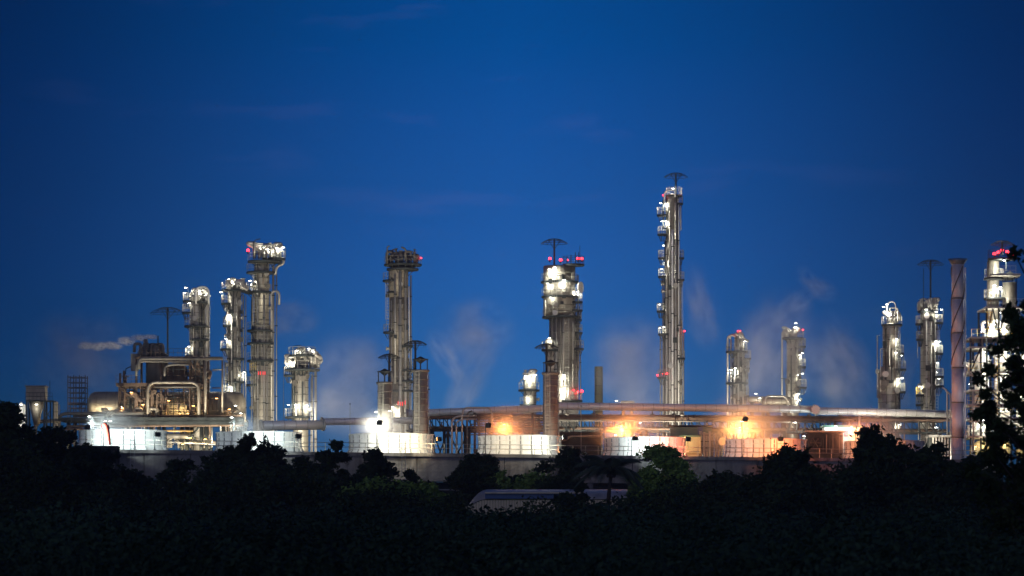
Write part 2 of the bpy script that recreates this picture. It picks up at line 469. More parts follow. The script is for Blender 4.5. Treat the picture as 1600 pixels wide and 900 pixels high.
def column(name, label, cat, D, segs, ybot, plats=(), pipes=(), lamps=(), reds=(), ladders=(), mat='clad', dome=True,
           bands=11, group=None, nozzles=6, pmat='pipe', shade=None):
    """segs: (y_top, x0, x1) in photo rows from the top down; the last one runs to the ground"""
    s = D/5000.0
    cx = (segs[-1][1]+segs[-1][2])/2
    t = thing(name, label, cat, (PX(cx, D), D, 0), group)
    rnd = random.Random(name+label)
    for i, (yt, x0, x1) in enumerate(segs):
        yb = segs[i+1][0] if i+1 < len(segs) else None
        c = (PX((x0+x1)/2, D), D); r = (x1-x0)/2*s
        zt = PZ(yt, D); zb = PZ(yb, D) if yb else 0.0
        prof = [(r, zb), (r, zt)]
        if i == 0 and dome:
            prof = [(r, zb), (r, zt-r*0.5), (r*0.93, zt-r*0.28), (r*0.72, zt-r*0.1), (r*0.4, zt-0.02), (0.12, zt)]
        elif i > 0:
            pr = (segs[i-1][2]-segs[i-1][1])/2*s
            if pr < r: prof = [(r, zb), (r, zt-(r-pr)*0.6), (pr*0.99, zt+(r-pr)*0.8)]
        MB().lathe(c, prof, 32).build('shell', M[mat], t)
        mb = MB(); z = max(zb, 8)+0.7; lo = z
        while z < zt-0.6*r:
            mb.lathe(c, [(r+0.01, z-0.05), (r+0.035, z-0.05), (r+0.035, z+0.05), (r+0.01, z+0.05)], 24, caps=False)
            z += bands*s*rnd.uniform(0.93, 1.07)
        if mb.f:
            mb.build('insulation_band', M['clad_dark'], t)
    def sh(x, y):
        for i, (yt, x0, x1) in reversed(list(enumerate(segs))):
            if y >= yt or i == 0: return PX((x0+x1)/2, D), (x1-x0)/2*s
    for q in plats:
        y, x0, x1 = q[:3]; rm = q[3] if len(q) > 3 else 'galv'
        cX, r = sh(0, y)
        rr = (x1-x0)/2*s; X = PX((x0+x1)/2, D)
        dy = 0 if rr > r*0.95 else -0.45*r
        plo = platform(t, (X, D+dy, PZ(y, D)), max(rr, 0.6), rm)
        # brackets under the platform
        mb = MB()
        for a in (-2.6, -2.0, -1.3, -0.6):
            px_, py_ = X+rr*0.9*math.cos(a), D+dy+rr*0.9*math.sin(a)
            mb.tube([(px_, py_, PZ(y, D)-0.27), (X+(px_-X)*0.45, D+dy+(py_-D-dy)*0.45, PZ(y, D)-1.15)], 0.06, 4)
        mb.build('bracket', M['dark'], plo)
    for q in pipes:
        x, yt, yb, rp = q[:4]; hook = q[4] if len(q) > 4 else None
        X = PX(x, D); rr = rp*s
        cX, r = sh(0, (yt+min(yb, 640))/2)
        dx = X-cX
        dy = -math.sqrt(max(r*r-dx*dx, 0))-rr-0.12 if abs(dx) < r else 0
        zt, zb = PZ(yt, D), (PZ(yb, D) if yb < 880 else 0.0)
        pts = [(X, D+dy, zb), (X, D+dy, zt)]
        if hook is not None:
            HX = PX(hook, D)
            pts = bend([(X, D+dy, zb), (X, D+dy, zt), (HX, D, zt), (HX, D, zt-2.0)], 0.9)
        tube(t, 'pipe', pts, rr, M[q[5] if len(q) > 5 else pmat], 10)
        mb = MB(); z = max(zb, 10)+rnd.uniform(1, 4)
        while z < zt-1.5:
            mb.lathe((X, D+dy), [(rr+0.02, z-0.07), (rr+0.1, z-0.06), (rr+0.1, z+0.06), (rr+0.02, z+0.07)], 10, caps=False)
            mb.box((X+(cX-X)*0.15, D+dy*0.6, z), (0.12+abs(dx)*0.3 if abs(dx) > r else 0.1, abs(dy)*0.5+0.1, 0.12))
            z += rnd.uniform(3.5, 6.5)
        if mb.f: mb.build('pipe_clamp', M['dark'], t)
    for k in range(nozzles):
        y = rnd.uniform(segs[0][0]+14, 640)
        cX, r = sh(0, y); sd = rnd.choice((-1, 1, 0))
        a = {-1: PI+rnd.uniform(-.2, .5), 1: rnd.uniform(-.5, .2), 0: -PI/2+rnd.uniform(-.7, .7)}[sd]
        u = Vector((math.cos(a), math.sin(a), 0)); c = Vector((cX, D, PZ(y, D)))
        nr = rnd.uniform(0.16, 0.34)
        mb = MB(); mb.tube([c+u*(r-0.1), c+u*(r+0.45)], nr, 10); mb.tube([c+u*(r+0.35), c+u*(r+0.47)], nr+0.12, 10)
        mb.build('nozzle', M['pipe'], t)
    if nozzles > 2:
        y_top = segs[0][0]
        for k in range(7):
            a = -PI/2+rnd.uniform(-1.35, 1.35); y0_ = rnd.uniform(y_top+8, 600); y1_ = min(660, y0_+rnd.uniform(25, 120)); cX, r = sh(0, max(y0_, segs[-1][0]))
            rr = rnd.uniform(.05, .12); q = Vector((cX+(r+.2)*math.cos(a), D+(r+.2)*math.sin(a), 0))
            za, zb = PZ(y0_, D), PZ(y1_, D)
            u = Vector((math.cos(a), math.sin(a), 0))
            tube(t, 'instrument_line', [q+Vector((0, 0, za))-u*.4, q+Vector((0, 0, za)), q+Vector((0, 0, zb)), q+Vector((0, 0, zb))-u*.4], rr, M[rnd.choice(('clad_dark', 'dark', 'pipe', 'dark'))], 6)
        for k in range(5):
            a = -PI/2+rnd.uniform(-1.1, 1.1); y_ = rnd.uniform(y_top+12, 630); cX, r = sh(0, y_); u = Vector((math.cos(a), math.sin(a), 0)); c = Vector((cX, D, PZ(y_, D)))
            mb = MB(); mb.tube([c+u*(r-.1), c+u*(r+.22)], .32, 14); mb.tube([c+u*(r+.2), c+u*(r+.3)], .42, 14)
            mb.build('manway', M['clad_dark'], t)
        for k in range(4):
            a = -PI/2+rnd.uniform(-1.2, 1.2); y_ = rnd.uniform(y_top+12, 600); cX, r = sh(0, y_); u = Vector((math.cos(a), math.sin(a), 0)); c = Vector((cX, D, PZ(y_, D)))+u*(r+.3)
            box(t, 'junction_box', c, (rnd.uniform(.3, .6), .3, rnd.uniform(.4, .9)), M['dark'])
    for x, y0, y1 in ladders:
        cX, r = sh(0, (y0+min(y1, 640))/2)
        X = PX(x, D); dx = X-cX
        dy = -math.sqrt(max(r*r-dx*dx, 0))-0.25 if abs(dx) < r else -0.3
        ladder(t, X, D+dy, PZ(y1, D), PZ(y0, D), 'galv')
    for q in lamps:
        x, y, pw = q[:3]; col = q[3] if len(q) > 3 else WHITE
        cX, r = sh(0, y); X = PX(x, D); dx = X-cX
        dy = (-math.sqrt(max(r*r-dx*dx, 0))-0.62) if abs(dx) < r else -0.6
        if y < segs[0][0]: dy = -0.5
        lamp(t, (X, D+dy, PZ(y, D)), pw*.8, col)
    for q in reds:
        x, y = q[:2]
        cX, r = sh(0, y); X = PX(x, D); dx = X-cX
        dy = (-math.sqrt(max(r*r-dx*dx, 0))-0.5) if (abs(dx) < r and y > segs[0][0]) else -0.5
        beacon(t, (X, D+dy, PZ(y, D)), q[2] if len(q) > 2 else 22)
    return t

def clutter(par, x0, x1, y0, y1, D, n, seed, mat='pipe'):
    """valves, elbows and short pipes on a platform"""
    rnd = random.Random(seed); s = D/5000
    for k in range(n):
        x = rnd.uniform(x0, x1); yt = rnd.uniform(y0, (y0+y1)/2); dy = rnd.uniform(-1.2, 1.0); r = rnd.uniform(0.09, 0.28)
        a = P(x, y1, D, dy); b = P(x, yt, D, dy)
        kind = rnd.random()
        if kind < 0.5:
            tube(par, 'riser_pipe', bend([a, b, b+Vector((rnd.choice((-1, 1))*rnd.uniform(.5, 1.2), 0, 0)), b+Vector((rnd.choice((-1, 1))*.9, 0, -1.2))], 0.35), r, M[mat], 8)
        else:
            mb = MB(); mb.tube([a, b], r, 8); mb.tube([b-Vector((0, 0, .1)), b], r+.16, 8)
            mb.tube([(a+b)/2-Vector((.45, 0, 0)), (a+b)/2+Vector((.45, 0, 0))], r*.9, 8)
            mb.build('valve', M[mat], par)

def umbrella(px, ytop, hw, ybase, D, label, dy=0.0, fine=0.028):
    """wire canopy on a pole: an array against lightning"""
    c = P(px, ytop, D, dy); s = D/5000; R = hw*s; zb = PZ(ybase, D)
    t = thing('lightning_mast', label, 'lightning mast', (c.x, c.y, zb), 'lightning masts with umbrella canopies')
    tube(t, 'pole', [(c.x, c.y, zb), (c.x, c.y, c.z-0.1)], 0.13, M['dark'], 8)
    drop = R*0.36
    for k in range(12):
        a = 2*PI*k/12
        pts = [(c.x+R*q*math.cos(a), c.y+R*q*math.sin(a), c.z-drop*q**2.2) for q in (0, .25, .5, .75, .9, 1.0)]
        tube(t, 'canopy_rib', pts, fine, M['dark'], 4)
    for q in (0.45, 0.75, 1.0):
        tube(t, 'canopy_ring', [(c.x+R*q*math.cos(2*PI*k/24), c.y+R*q*math.sin(2*PI*k/24), c.z-drop*q**2.2) for k in range(24)], fine, M['dark'], 4, True)
    mb = MB()
    for k in range(24):
        a = random.uniform(0, 2*PI); q = random.uniform(.2, 1)
        p = Vector((c.x+R*q*math.cos(a), c.y+R*q*math.sin(a), c.z-drop*q**2.2)); mb.tube([p, p+Vector((0, 0, -.35))], fine*.6, 3)
    mb.build('needle', M['dark'], t)
    for k in range(3):
        a = 2*PI*k/3+.4
        tube(t, 'stay', [(c.x, c.y, c.z-drop-0.9), (c.x+R*.5*math.cos(a), c.y+R*.5*math.sin(a), c.z-drop*.25)], 0.04, M['dark'], 4)
    return t

# ------------------------------------------------------------------ ground
gnd = MB()
gx = [-2500, -800, -300, -120, 0, 120, 300, 800, 2500]; gy = [-60, 20, 60, 120, 200, 300, 500, 900, 2500, 5000]
for y in gy:
    for x in gx: gnd.v.append((x, y, 0.0))
for j in range(len(gy)-1):
    for i in range(len(gx)-1):
        a = j*len(gx)+i; gnd.face((a, a+1, a+1+len(gx), a+len(gx)))
g = gnd.build('ground', M['ground']); g['kind'] = 'structure'

# ------------------------------------------------------------------ cooling tower with seven fan stacks
A0, A6 = Vector((-45.6, 375, 0)), Vector((47.5, 408, 0))
V = (A6-A0)/6; U = V.normalized(); F = Vector((U.y, -U.x, 0)).normalized()    # F points to the camera side
ang = math.atan2(U.y, U.x); DECK = 14.75
def CT(i, f=0.0, z=0.0): return A0+V*i+F*f+Vector((0, 0, z))
i0, i1 = -0.62, 6.72
mid = CT((i0+i1)/2); Ltot = V.length*(i1-i0)
ct = thing('cooling_tower', 'long concrete cooling tower block carrying the row of white fan stacks', 'cooling tower', mid)
box(ct, 'deck', (mid.x, mid.y, DECK-0.2), (Ltot, 15.6, 0.4), M['concrete'], ang)
box(ct, 'core', (mid.x, mid.y, 5.6), (Ltot-2, 11.0, 11.2), M['dark'], ang)
npan = 22
for side in (1, -1):
    for k in range(npan):
        c = CT(i0+(k+0.5)*(i1-i0)/npan, side*7.5)
        box(ct, 'fascia_panel', (c.x, c.y, 13.1+random.uniform(-.03, .03)), (Ltot/npan-0.10, 0.28+random.uniform(0, .05), 2.75), M['concrete'], ang)
        b0 = CT(i0+k*(i1-i0)/npan, side*7.3)
        box(ct, 'pier', (b0.x, b0.y, 5.85), (0.7, 0.7, 11.7), M['concrete'], ang)
    for zz in (11.55, 8.3, 5.0, 1.5):
        c = CT((i0+i1)/2, side*7.35); box(ct, 'ledge', (c.x, c.y, zz), (Ltot, 0.9 if zz > 11 else .6, 0.3), M['concrete'], ang)
    mb = MB()
    for zz in np.arange(2.2, 11.2, 0.75):
        c = CT((i0+i1)/2, side*6.6); mb.box((c.x, c.y, zz), (Ltot-1, 0.5, 0.12), ang)
    o = mb.build('louvre_slat', M['rib'], ct); o['kind'] = 'stuff'
# deck railing with posts
rail = thing('deck_railing', 'long thin steel railing along the front edge of the cooling tower deck', 'railing', CT(3, 7.6, DECK))
nP = 74
for k in range(nP+1):
    c = CT(i0+k*(i1-i0)/nP, 7.6, DECK)
    tube(rail, 'post', [c, c+Vector((0, 0, 1.15))], 0.035, M['galv'], 4)
for h in (0.6, 1.12):
    tube(rail, 'rail', [CT(i0, 7.6, DECK+h), CT(i1, 7.6, DECK+h)], 0.035, M['galv'], 4)

# one shroud panel, shared by all stacks
NPAN = 24; HS = 2.4
prof = [(5.38, 0.0), (5.2, 0.3), (5.06, 0.75), (5.0, 1.3), (5.0, 1.9), (5.05, HS)]
def shroud_meshes():
    mb = MB(); da = 2*PI/NPAN; g_ = 0.006
    na = 3
    for (r, z) in prof:
        for a in range(na+1):
            t_ = -da/2+g_+(da-2*g_)*a/na; mb.v.append((r*math.sin(t_), -r*math.cos(t_), z))
    for j in range(len(prof)-1):
        for a in range(na):
            k = j*(na+1)+a; mb.face((k, k+1, k+na+2, k+na+1), True)
    base = len(mb.v)
    for (r, z) in reversed(prof):
        for a in range(na+1):
            t_ = -da/2+g_+(da-2*g_)*a/na; mb.v.append(((r-.12)*math.sin(t_), -(r-.12)*math.cos(t_), z))
    for j in range(len(prof)-1):
        for a in range(na):
            k = base+j*(na+1)+a; mb.face((k, k+1, k+na+2, k+na+1), True)
    p = bpy.data.meshes.new('shroud_panel'); p.from_pydata(mb.v, [], mb.f)
    p.polygons.foreach_set('use_smooth', mb.sm); p.materials.append(M['frp'])
    rb = MB()                                     # flange between two panels; its shadow is put into the darker dashed grey
    t_ = da/2
    u = Vector((math.sin(t_), -math.cos(t_), 0))
    zs = [0.08, 0.55, 0.72, 1.2, 1.32, 1.75, 1.88, 2.3]
    for q in range(0, 8, 2):
        za, zb_ = zs[q], zs[q+1]
        ra = np.interp(za, [p_[1] for p_ in prof], [p_[0] for p_ in prof]); rb_ = np.interp(zb_, [p_[1] for p_ in prof], [p_[0] for p_ in prof])
        rb.tube([u*(ra+.03)+Vector((0, 0, za)), u*(rb_+.03)+Vector((0, 0, zb_))], 0.085, 4)
    rib = bpy.data.meshes.new('rib'); rib.from_pydata(rb.v, [], rb.f); rib.materials.append(M['rib'])
    return p, rib
PANEL, RIB = shroud_meshes()
stack_labels = ['first white fan stack from the left, cool lit, behind the red windsock',
                'second white fan stack from the left, dim bluish, under a long grey header pipe',
                'brilliantly white fan stack right in front of the two hatted vent stacks',
                'cream white fan stack with an orange glow above it, left of the dark louvred block',
                'fan stack lit white on its left half and pink on its right half',
                'glowing orange fan stack under the thick yellow steam at right',
                'orange lit fan stack mostly hidden behind the dark tree at right']
for i in range(7):
    c = CT(i, 0, DECK)
    t = thing('fan_stack', stack_labels[i], 'fan stack', c, 'fan stacks along the cooling tower deck')
    for k in range(NPAN):
        for nm, me in (('shroud_panel', PANEL), ('rib', RIB)):
            o = bpy.data.objects.new(nm, me); COL.objects.link(o); o.parent = t; o.rotation_euler = (0, 0, 2*PI*k/NPAN+0.05*i)
    for zz, rr in ((0.62, 5.10), (1.25, 5.02), (1.82, 5.02)):
        MB().lathe(c, [(rr-.02, c.z+zz-.03), (rr+.045, c.z+zz-.03), (rr+.045, c.z+zz+.03), (rr-.02, c.z+zz+.03)], 48, False).build('stiffener_ring', M['frp'], t)
    MB().lathe(c, [(5.0, c.z+HS-.02), (5.16, c.z+HS-.02), (5.16, c.z+HS+.07), (4.9, c.z+HS+.07), (4.9, c.z+HS-.02)], 48, False).build('rim', M['frp'], t)
    MB().lathe(c, [(5.45, c.z), (5.45, c.z+.06), (4.9, c.z+.06)], 48, False).build('base_flange', M['frp'], t)
    hub = MB().lathe(c, [(0.7, c.z), (0.7, c.z+1.1), (0.4, c.z+1.3)], 16).build('fan_hub', M['rib'], t)
    for k in range(7):
        a = 2*PI*k/7+i; u = Vector((math.cos(a), math.sin(a), 0)); v2 = Vector((-u.y, u.x, 0.25))
        mb = MB(); q0, q1 = c+Vector((0, 0, 1.0))+u*.6, c+Vector((0, 0, 1.0))+u*4.7
        mb.v += [tuple(q0-v2*.35), tuple(q0+v2*.35), tuple(q1+v2*.28), tuple(q1-v2*.28)]; n0 = Vector((0, 0, .032))
        mb.v += [tuple(Vector(x)+n0) for x in mb.v[:4]]
        for q in ((3, 2, 1, 0), (4, 5, 6, 7), (0, 1, 5, 4), (1, 2, 6, 5), (2, 3, 7, 6), (3, 0, 4, 7)): mb.face(q)
        mb.build('fan_blade', M['rib'], hub)

# lamps that light the stacks from the railing, seen from behind
deck_lamps = [  # index, along(m), head height, power, colour, aim along
    (0, -3.4, 2.4, 2100, COOL, 1.5, 'dark lamp post in front of the leftmost fan stack, left of the windsock'),
    (0, 4.6, 1.7, 650, COOL, 1.5, 'added short lamp post in front of the leftmost fan stack, right of the windsock'),  # second post, added to brighten the grey side of this stack
    (1, 4.8, 1.7, 350, COOL, 1.0, 'added short lamp post before the right half of the dim second fan stack'),  # also an added post, there only to brighten the stack
    (1, -0.6, 1.8, 900, COOL, 1, 'short dark lamp post before the left half of the dim second fan stack'),
    (2, -1.6, 3.4, 2000, WHITE, 0, 'tall thin lamp post in front of the brilliant white fan stack'),
    (2, 5.6, 1.6, 900, WARM, -1, 'short lamp post at the right foot of the brilliant white fan stack'),
    (3, -4.5, 3.3, 1000, WARM, 0, 'lamp post at the left edge of the cream fan stack with the orange glow'),
    (3, 5.0, 2.0, 900, WHITE, -1, 'short lamp post at the right edge of the cream fan stack'),
    (4, -2.2, 2.0, 1600, COOL, 0, 'lamp post in front of the white half of the two-coloured fan stack'),
    (4, 4.6, 2.0, 1400, (1, .24, .12), 1.8, 'lamp post beside the pink half of the two-coloured fan stack'),
    (5, -4.1, 4.5, 2000, (1, .30, .07), 0, 'tallest lamp post left of the glowing orange fan stack'),
    (5, 0.6, 2.2, 1700, (1, .22, .07), 3.5, 'short lamp post in front of the middle of the orange fan stack'),
    (6, -4.5, 3.5, 1500, (1, .30, .07), 0, 'lamp post rising beside the tree before the last fan stack'),
]
for i, al, h, pw, col, aim, lab in deck_lamps:
    b = CT(i, 7.7, DECK)+U*(al-2.6)
    t = thing('lamp_post', lab, 'lamp post', b, 'lamp posts on the cooling tower deck')
    tube(t, 'post', [b, b+Vector((0, 0, h))], 0.05, M['dark'], 6)
    box(t, 'base_plate', b+Vector((0, 0, .04)), (.3, .3, .05), M['dark'])
    p = b+Vector((0, 0, h))+F*1.3
    tube(t, 'arm', [b+Vector((0, 0, h)), p+Vector((0, 0, .45))], 0.04, M['dark'], 5)
    flood(t, p, CT(i, 4.6, DECK+1.1)+U*aim, pw*1.6, col if col != WARM else (1, .80, .50), 130)
# glowing lamps behind the stacks, wrapped in steam
glow = [(0, -4.3, 0.35, 900, COOL, 'glaring white lamp just above the left rim of the first fan stack'),
        (1, -3.4, 0.5, 420, COOL, 'small white lamp above the left rim of the dim second fan stack'),
        (2, -1.7, 0.4, 900, WHITE, 'glaring white lamp in the mist over the brilliant white fan stack'),
        (3, -1.5, 0.15, 900, SOD, 'orange lamp in the mist over the cream fan stack'),
        (4, -2.4, 0.2, 1700, SOD, 'strong orange lamp over the two-coloured fan stack'),
        (5, -2.6, 0.25, 2300, (1, .38, .10), 'large yellow-orange glare over the orange fan stack'),
        (6, -3.0, 0.35, 1100, (1, .27, .08), 'orange pink lamp over the rightmost fan stack')]
for i, al, dz, pw, col, lab in glow:
    b = CT(i, -6.0, DECK)+U*(al+1.6); top = b+Vector((0, 0, HS+1.25+dz))
    t = thing('floodlight_mast', lab, 'floodlight', b, 'lamps behind the fan stacks')
    tube(t, 'post', [b, top+Vector((.3, .3, .1))], 0.07, M['dark'], 6)
    lamp(t, top, pw*1.5, col, r=0.5)

# steel stair platform with ladder at the left of the deck, windsock, thin whip masts
t = thing('access_platform', 'dark green steel access platform below the leftmost fan stack', 'platform', P(160, 740, 366) * 1)
Dq = 366
for x in (136, 160, 185):
    for dy in (-1.2, 1.0): tube(t, 'leg', [Vector((PX(x, Dq), Dq+dy-1, 0)), P(x, 699, Dq, dy-1)], 0.14, M['dark'], 6)
box(t, 'floor', P(160, 699, Dq, -1), (3.9, 2.9, 0.2), M['dark'])
for y in (703, 708, 713): box(t, 'beam', P(160, y, Dq, -2.4), (3.7, .14, .22), M['dark'])
for (x, a, b_) in ((148, 136, 160), (172, 160, 185)): tube(t, 'brace', [P(a, 714, Dq, -2.4), P(b_, 703, Dq, -2.4)], .06, M['dark'], 4)
t = thing('caged_ladder', 'tall steel ladder rising over the concrete edge left of centre', 'ladder', (PX(208, 367), 366.4, 0))
ladder(t, PX(208, 367), 366.4, 6.0, PZ(686, 367), 'rib', False)
t = thing('caged_ladder', 'short steel ladder over the deck edge before the brilliant white fan stack', 'ladder', (PX(631, 376), 376.2, 6))
ladder(t, PX(631, 376), 375.4, 8.0, PZ(688, 376), 'rib', False)
b = CT(0, 8.3, DECK)+U*(-4.1)
D_ = b.y; pxm = 800+b.x*5000/D_
t = thing('windsock', 'limp red windsock hanging from its pole in front of the leftmost fan stack', 'windsock', b)
zt = PZ(664, D_)
tube(t, 'pole', [b, (b.x, b.y, zt)], 0.05, M['dark'], 6)
mb = MB(); pts = [(b.x+.05, b.y-.1, zt), (b.x+.35, b.y-.2, zt-.25), (b.x+.55, b.y-.25, zt-.9), (b.x+.68, b.y-.25, zt-1.6), (b.x+.78, b.y-.25, zt-2.3)]
mb.tube(pts, [.30, .33, .24, .17, .11], 10); mb.build('sock', M['redcloth'], t)
tube(t, 'hoop', [(b.x+.05+.33*math.cos(a), b.y-.1, zt+.33*math.sin(a)) for a in np.linspace(0, 2*PI, 12, False)], .03, M['dark'], 4, True)
for (px_, yt, yb, D_, lab) in [(547, 632, 705, 380, 'thin whip antenna at the left edge of the brilliant white fan stack'),
                               (908, 635, 705, 392, 'thin pole in front of the dark louvred block'),
                               (1204, 686, 712, 393, 'short pole before the middle of the orange fan stack'),
                               (1336, 658, 712, 400, 'thin dark pole left of the orange glow by the dark tree'),
                               (443, 575, 700, 420, 'long thin pale pole left of the short domed column')]:
    t = thing('pole', lab, 'pole', (PX(px_, D_), D_, DECK if D_ < 410 else 0), 'thin poles around the cooling tower')
    tube(t, 'shaft', [(PX(px_, D_), D_, DECK if D_ < 410 else 0), P(px_, yt, D_)], [.05, .03], M['galv'], 5)
    MB().lathe((PX(px_, D_), D_), [(.09, PZ(yt, D_)), (.09, PZ(yt, D_)+.12)], 6).build('cap', M['dark'], t)

# ------------------------------------------------------------------ header pipes and pipe rack
def header(label, xa, ya, Da, xb, yb, Db, rpx, mat='clad_bright', ends=True):
    a, b = P(xa, ya, Da), P(xb, yb, Db); r = rpx*Da/5000
    t = thing('header_pipe', label, 'pipe', a, 'large header pipes')
    tube(t, 'pipe', [a, b], r, M[mat], 24)
    d = (b-a); n = int(d.length/1.5); d.normalize()
    mb = MB()
    for k in range(1, n):
        c = a+d*(k*1.5+random.uniform(-.1, .1)); mb.tube([c-d*.03, c+d*.03], r+.022, 20, caps=True)
    if n > 1: mb.build('jacket_band', M['pipe'], t)
    for e_ in ((a, b) if ends else ()):
        tube(t, 'flange', [e_-d*.12, e_+d*.12], r+.16, M['pipe'], 20)
    return t
header('thick grey header pipe crossing above the dim second fan stack', 408, 665, 409, 505, 664, 412, 7.5)
header('pale header pipe with a brightly lit end left of the hatted vent stacks', 503, 659, 428, 652, 657, 432, 5.5)
header('lavender topped header pipe behind the inverted U pipes', 636, 646, 434, 872, 637, 434, 5.5)
header('long thick lavender topped header pipe over the rack right of centre', 868, 634.5, 428, 1272, 639.5, 437, 5.9)
header('straight silver header pipe running right to the striped chimney', 1276, 642, 440, 1484, 647, 447, 5.6)
t = thing('round_pipe_end', 'round white blind flange facing out at the middle of the long pipes', 'pipe end', P(1274, 640, 437))
mb = MB(); c = P(1274, 640, 436.5); mb.tube([c+Vector((0, .9, 0)), c+Vector((0, -.4, 0))], 0.62, 20); mb.tube([c+Vector((0, -.4, 0)), c+Vector((0, -.5, 0))], .5, 20)
mb.build('blind_flange', M['vessel'], t)
mb = MB()
for k in range(10): a = 2*PI*k/10; mb.tube([c+Vector((.54*math.cos(a), -.38, .54*math.sin(a))), c+Vector((.54*math.cos(a), -.5, .54*math.sin(a)))], .05, 5)
mb.build('bolt', M['galv'], t)

R0, R1 = P(505, 660, 436), P(1486, 650, 449)
RD = (R1-R0); RD.z = 0; RL = RD.length; RU = RD.normalized(); RN = Vector((-RU.y, RU.x, 0))
def RK(px, z, f=0.0):
    """point of the rack line seen at photo column px"""
    k = (px-800)/5000.0
    # R0.x + u*RU.x = k*(R0.y + u*RU.y)
    u = (k*R0.y-R0.x)/(RU.x-k*RU.y)
    p = R0+RU*u+RN*f; p.z = z
    return p
rack = thing('pipe_rack', 'long steel pipe rack with braced legs running behind the fan stacks', 'pipe rack', RK(1000, 0))
ZB, ZT = 20.0, 21.7
for f in (0, 4):
    for z, th in ((ZB, .24), (ZT, .28)):
        a, b = RK(640, z, f), RK(1484, z, f); c = (a+b)/2
        box(rack, 'chord_beam', c, ((b-a).length, .22, th), M['brown'] if z == ZT else M['dark'], math.atan2(RU.y, RU.x))
    xs = list(range(645, 1484, 12))
    for k, x in enumerate(xs):
        tube(rack, 'upright', [RK(x, ZB, f), RK(x, ZT, f)], .07, M['dark'], 4)
        if k+1 < len(xs) and f == 0:
            tube(rack, 'diagonal', [RK(x, ZT, f), RK(xs[k+1], ZB, f)], .07, M['dark'], 4)
legs = [648, 676, 700, 733, 885, 938, 1010, 1070, 1137, 1190, 1265, 1325, 1402, 1462, 1482]
for x in legs:
    for f in (0, 4):
        a, b = RK(x, 0, f), RK(x, ZB, f); tube(rack, 'leg', [a, b], .22, M['dark'], 6)
for xa, xb in zip(legs[:-1], legs[1:]):
    if xb-xa > 90: continue
    for z0, z1 in ((14.2, 19.8), (8, 14)):
        tube(rack, 'brace', [RK(xa, z0, 0), RK(xb, z1, 0)], .11, M['dark'], 5); tube(rack, 'brace', [RK(xa, z1, 0.3), RK(xb, z0, 0.3)], .11, M['dark'], 5)
    tube(rack, 'tie_beam', [RK(xa, 14.1, 0), RK(xb, 14.1, 0)], .15, M['dark'], 5)
for f, z, r, xa, xb, mt in [(0.6, 22.0, .22, 648, 1484, 'brown'), (1.5, 22.05, .22, 700, 1484, 'clad_dark'), (2.6, 22.0, .2, 648, 1400, 'brown'), (3.4, 22.1, .3, 860, 1484, 'brown'),
                            (0.7, 20.35, .2, 720, 1250, 'brown'), (1.4, 20.4, .2, 870, 1484, 'brown'), (2.4, 20.35, .2, 648, 1484, 'brown'), (-.5, 21.35, .12, 870, 1300, 'clad_dark'), (-.5, 20.3, .1, 900, 1220, 'brown')]:
    a, b = RK(xa, z, f), RK(xb, z, f)
    tt = thing('rack_pipe', {22.0: 'brown process pipe resting on the upper level of the rack', 22.05: 'grey process pipe second in from the front on the upper rack', 22.1: 'brown process pipe at the back of the upper rack',
        20.35: 'brown process pipe lying on the lower level of the rack', 20.4: 'brown process pipe second in on the lower level of the rack', 21.35: 'grey pipe hung on the front face of the rack', 20.3: 'thin brown pipe hung low on the front face of the rack'}[z]
        + {.6: ', front row', 2.6: ', third row', .7: ', front row', 2.4: ', rear row'}.get(f, ''), 'pipe', a, 'process pipes on the rack')
    tube(tt, 'run', [a, b], r, M[mt], 12)
    d = RU; mb = MB()
    for k in range(int((b-a).length/6)):
        c = a+d*(k*6+3); mb.tube([c-d*.06, c+d*.06], r+.1, 10)
    mb.build('coupling', M['dark'], tt)
for k in range(70):
    x = random.uniform(650, 1475); f = random.uniform(-.6, 3.5); z1 = random.choice((22.3, 20.4)); z0 = random.uniform(13, 19.6)
    tube(rack, 'dropper', [RK(x, z0, f), RK(x, z1, f)], random.uniform(.05, .13), M[random.choice(('brown', 'clad_dark', 'pipe', 'clad_warm'))], 6)
for k in range(30):
    x = random.uniform(650, 1475); c = RK(x, random.choice((22.5, 20.7)), random.uniform(-.5, 2))
    mb = MB(); mb.tube([c-Vector((0, 0, .3)), c+Vector((0, 0, .35))], .09, 6); mb.tube([c+Vector((-.22, 0, .35)), c+Vector((.22, 0, .35))], .05, 6); mb.tube([c-Vector((.3, 0, .25)), c+Vector((.3, 0, -.25))], .2, 8)
    mb.build('valve', M['clad_dark'], rack)
for y_ in (17.2, 15.6):
    tube(rack, 'side_pipe', [RK(742, y_, 1.5), RK(1062, y_, 1.5)], .16, M['brown'], 8); tube(rack, 'side_pipe', [RK(1190, y_-.3, 2.5), RK(1480, y_-.3, 2.5)], .13, M['clad_dark'], 8)
# lamps hung on the rack
for x, z, pw, col in [(998, 20.7, 260, WHITE), (1157, 21, 160, WHITE), (960, 19, 300, WHITE), (905, 18.6, 140, WHITE), (920, 18.4, 120, COOL), (1043, 18.6, 260, WHITE), (1240, 20.9, 220, WHITE), (1254, 19.0, 260, WHITE)]:
    lamp(rack, RK(x, z, -0.9), pw, col, r=.3)

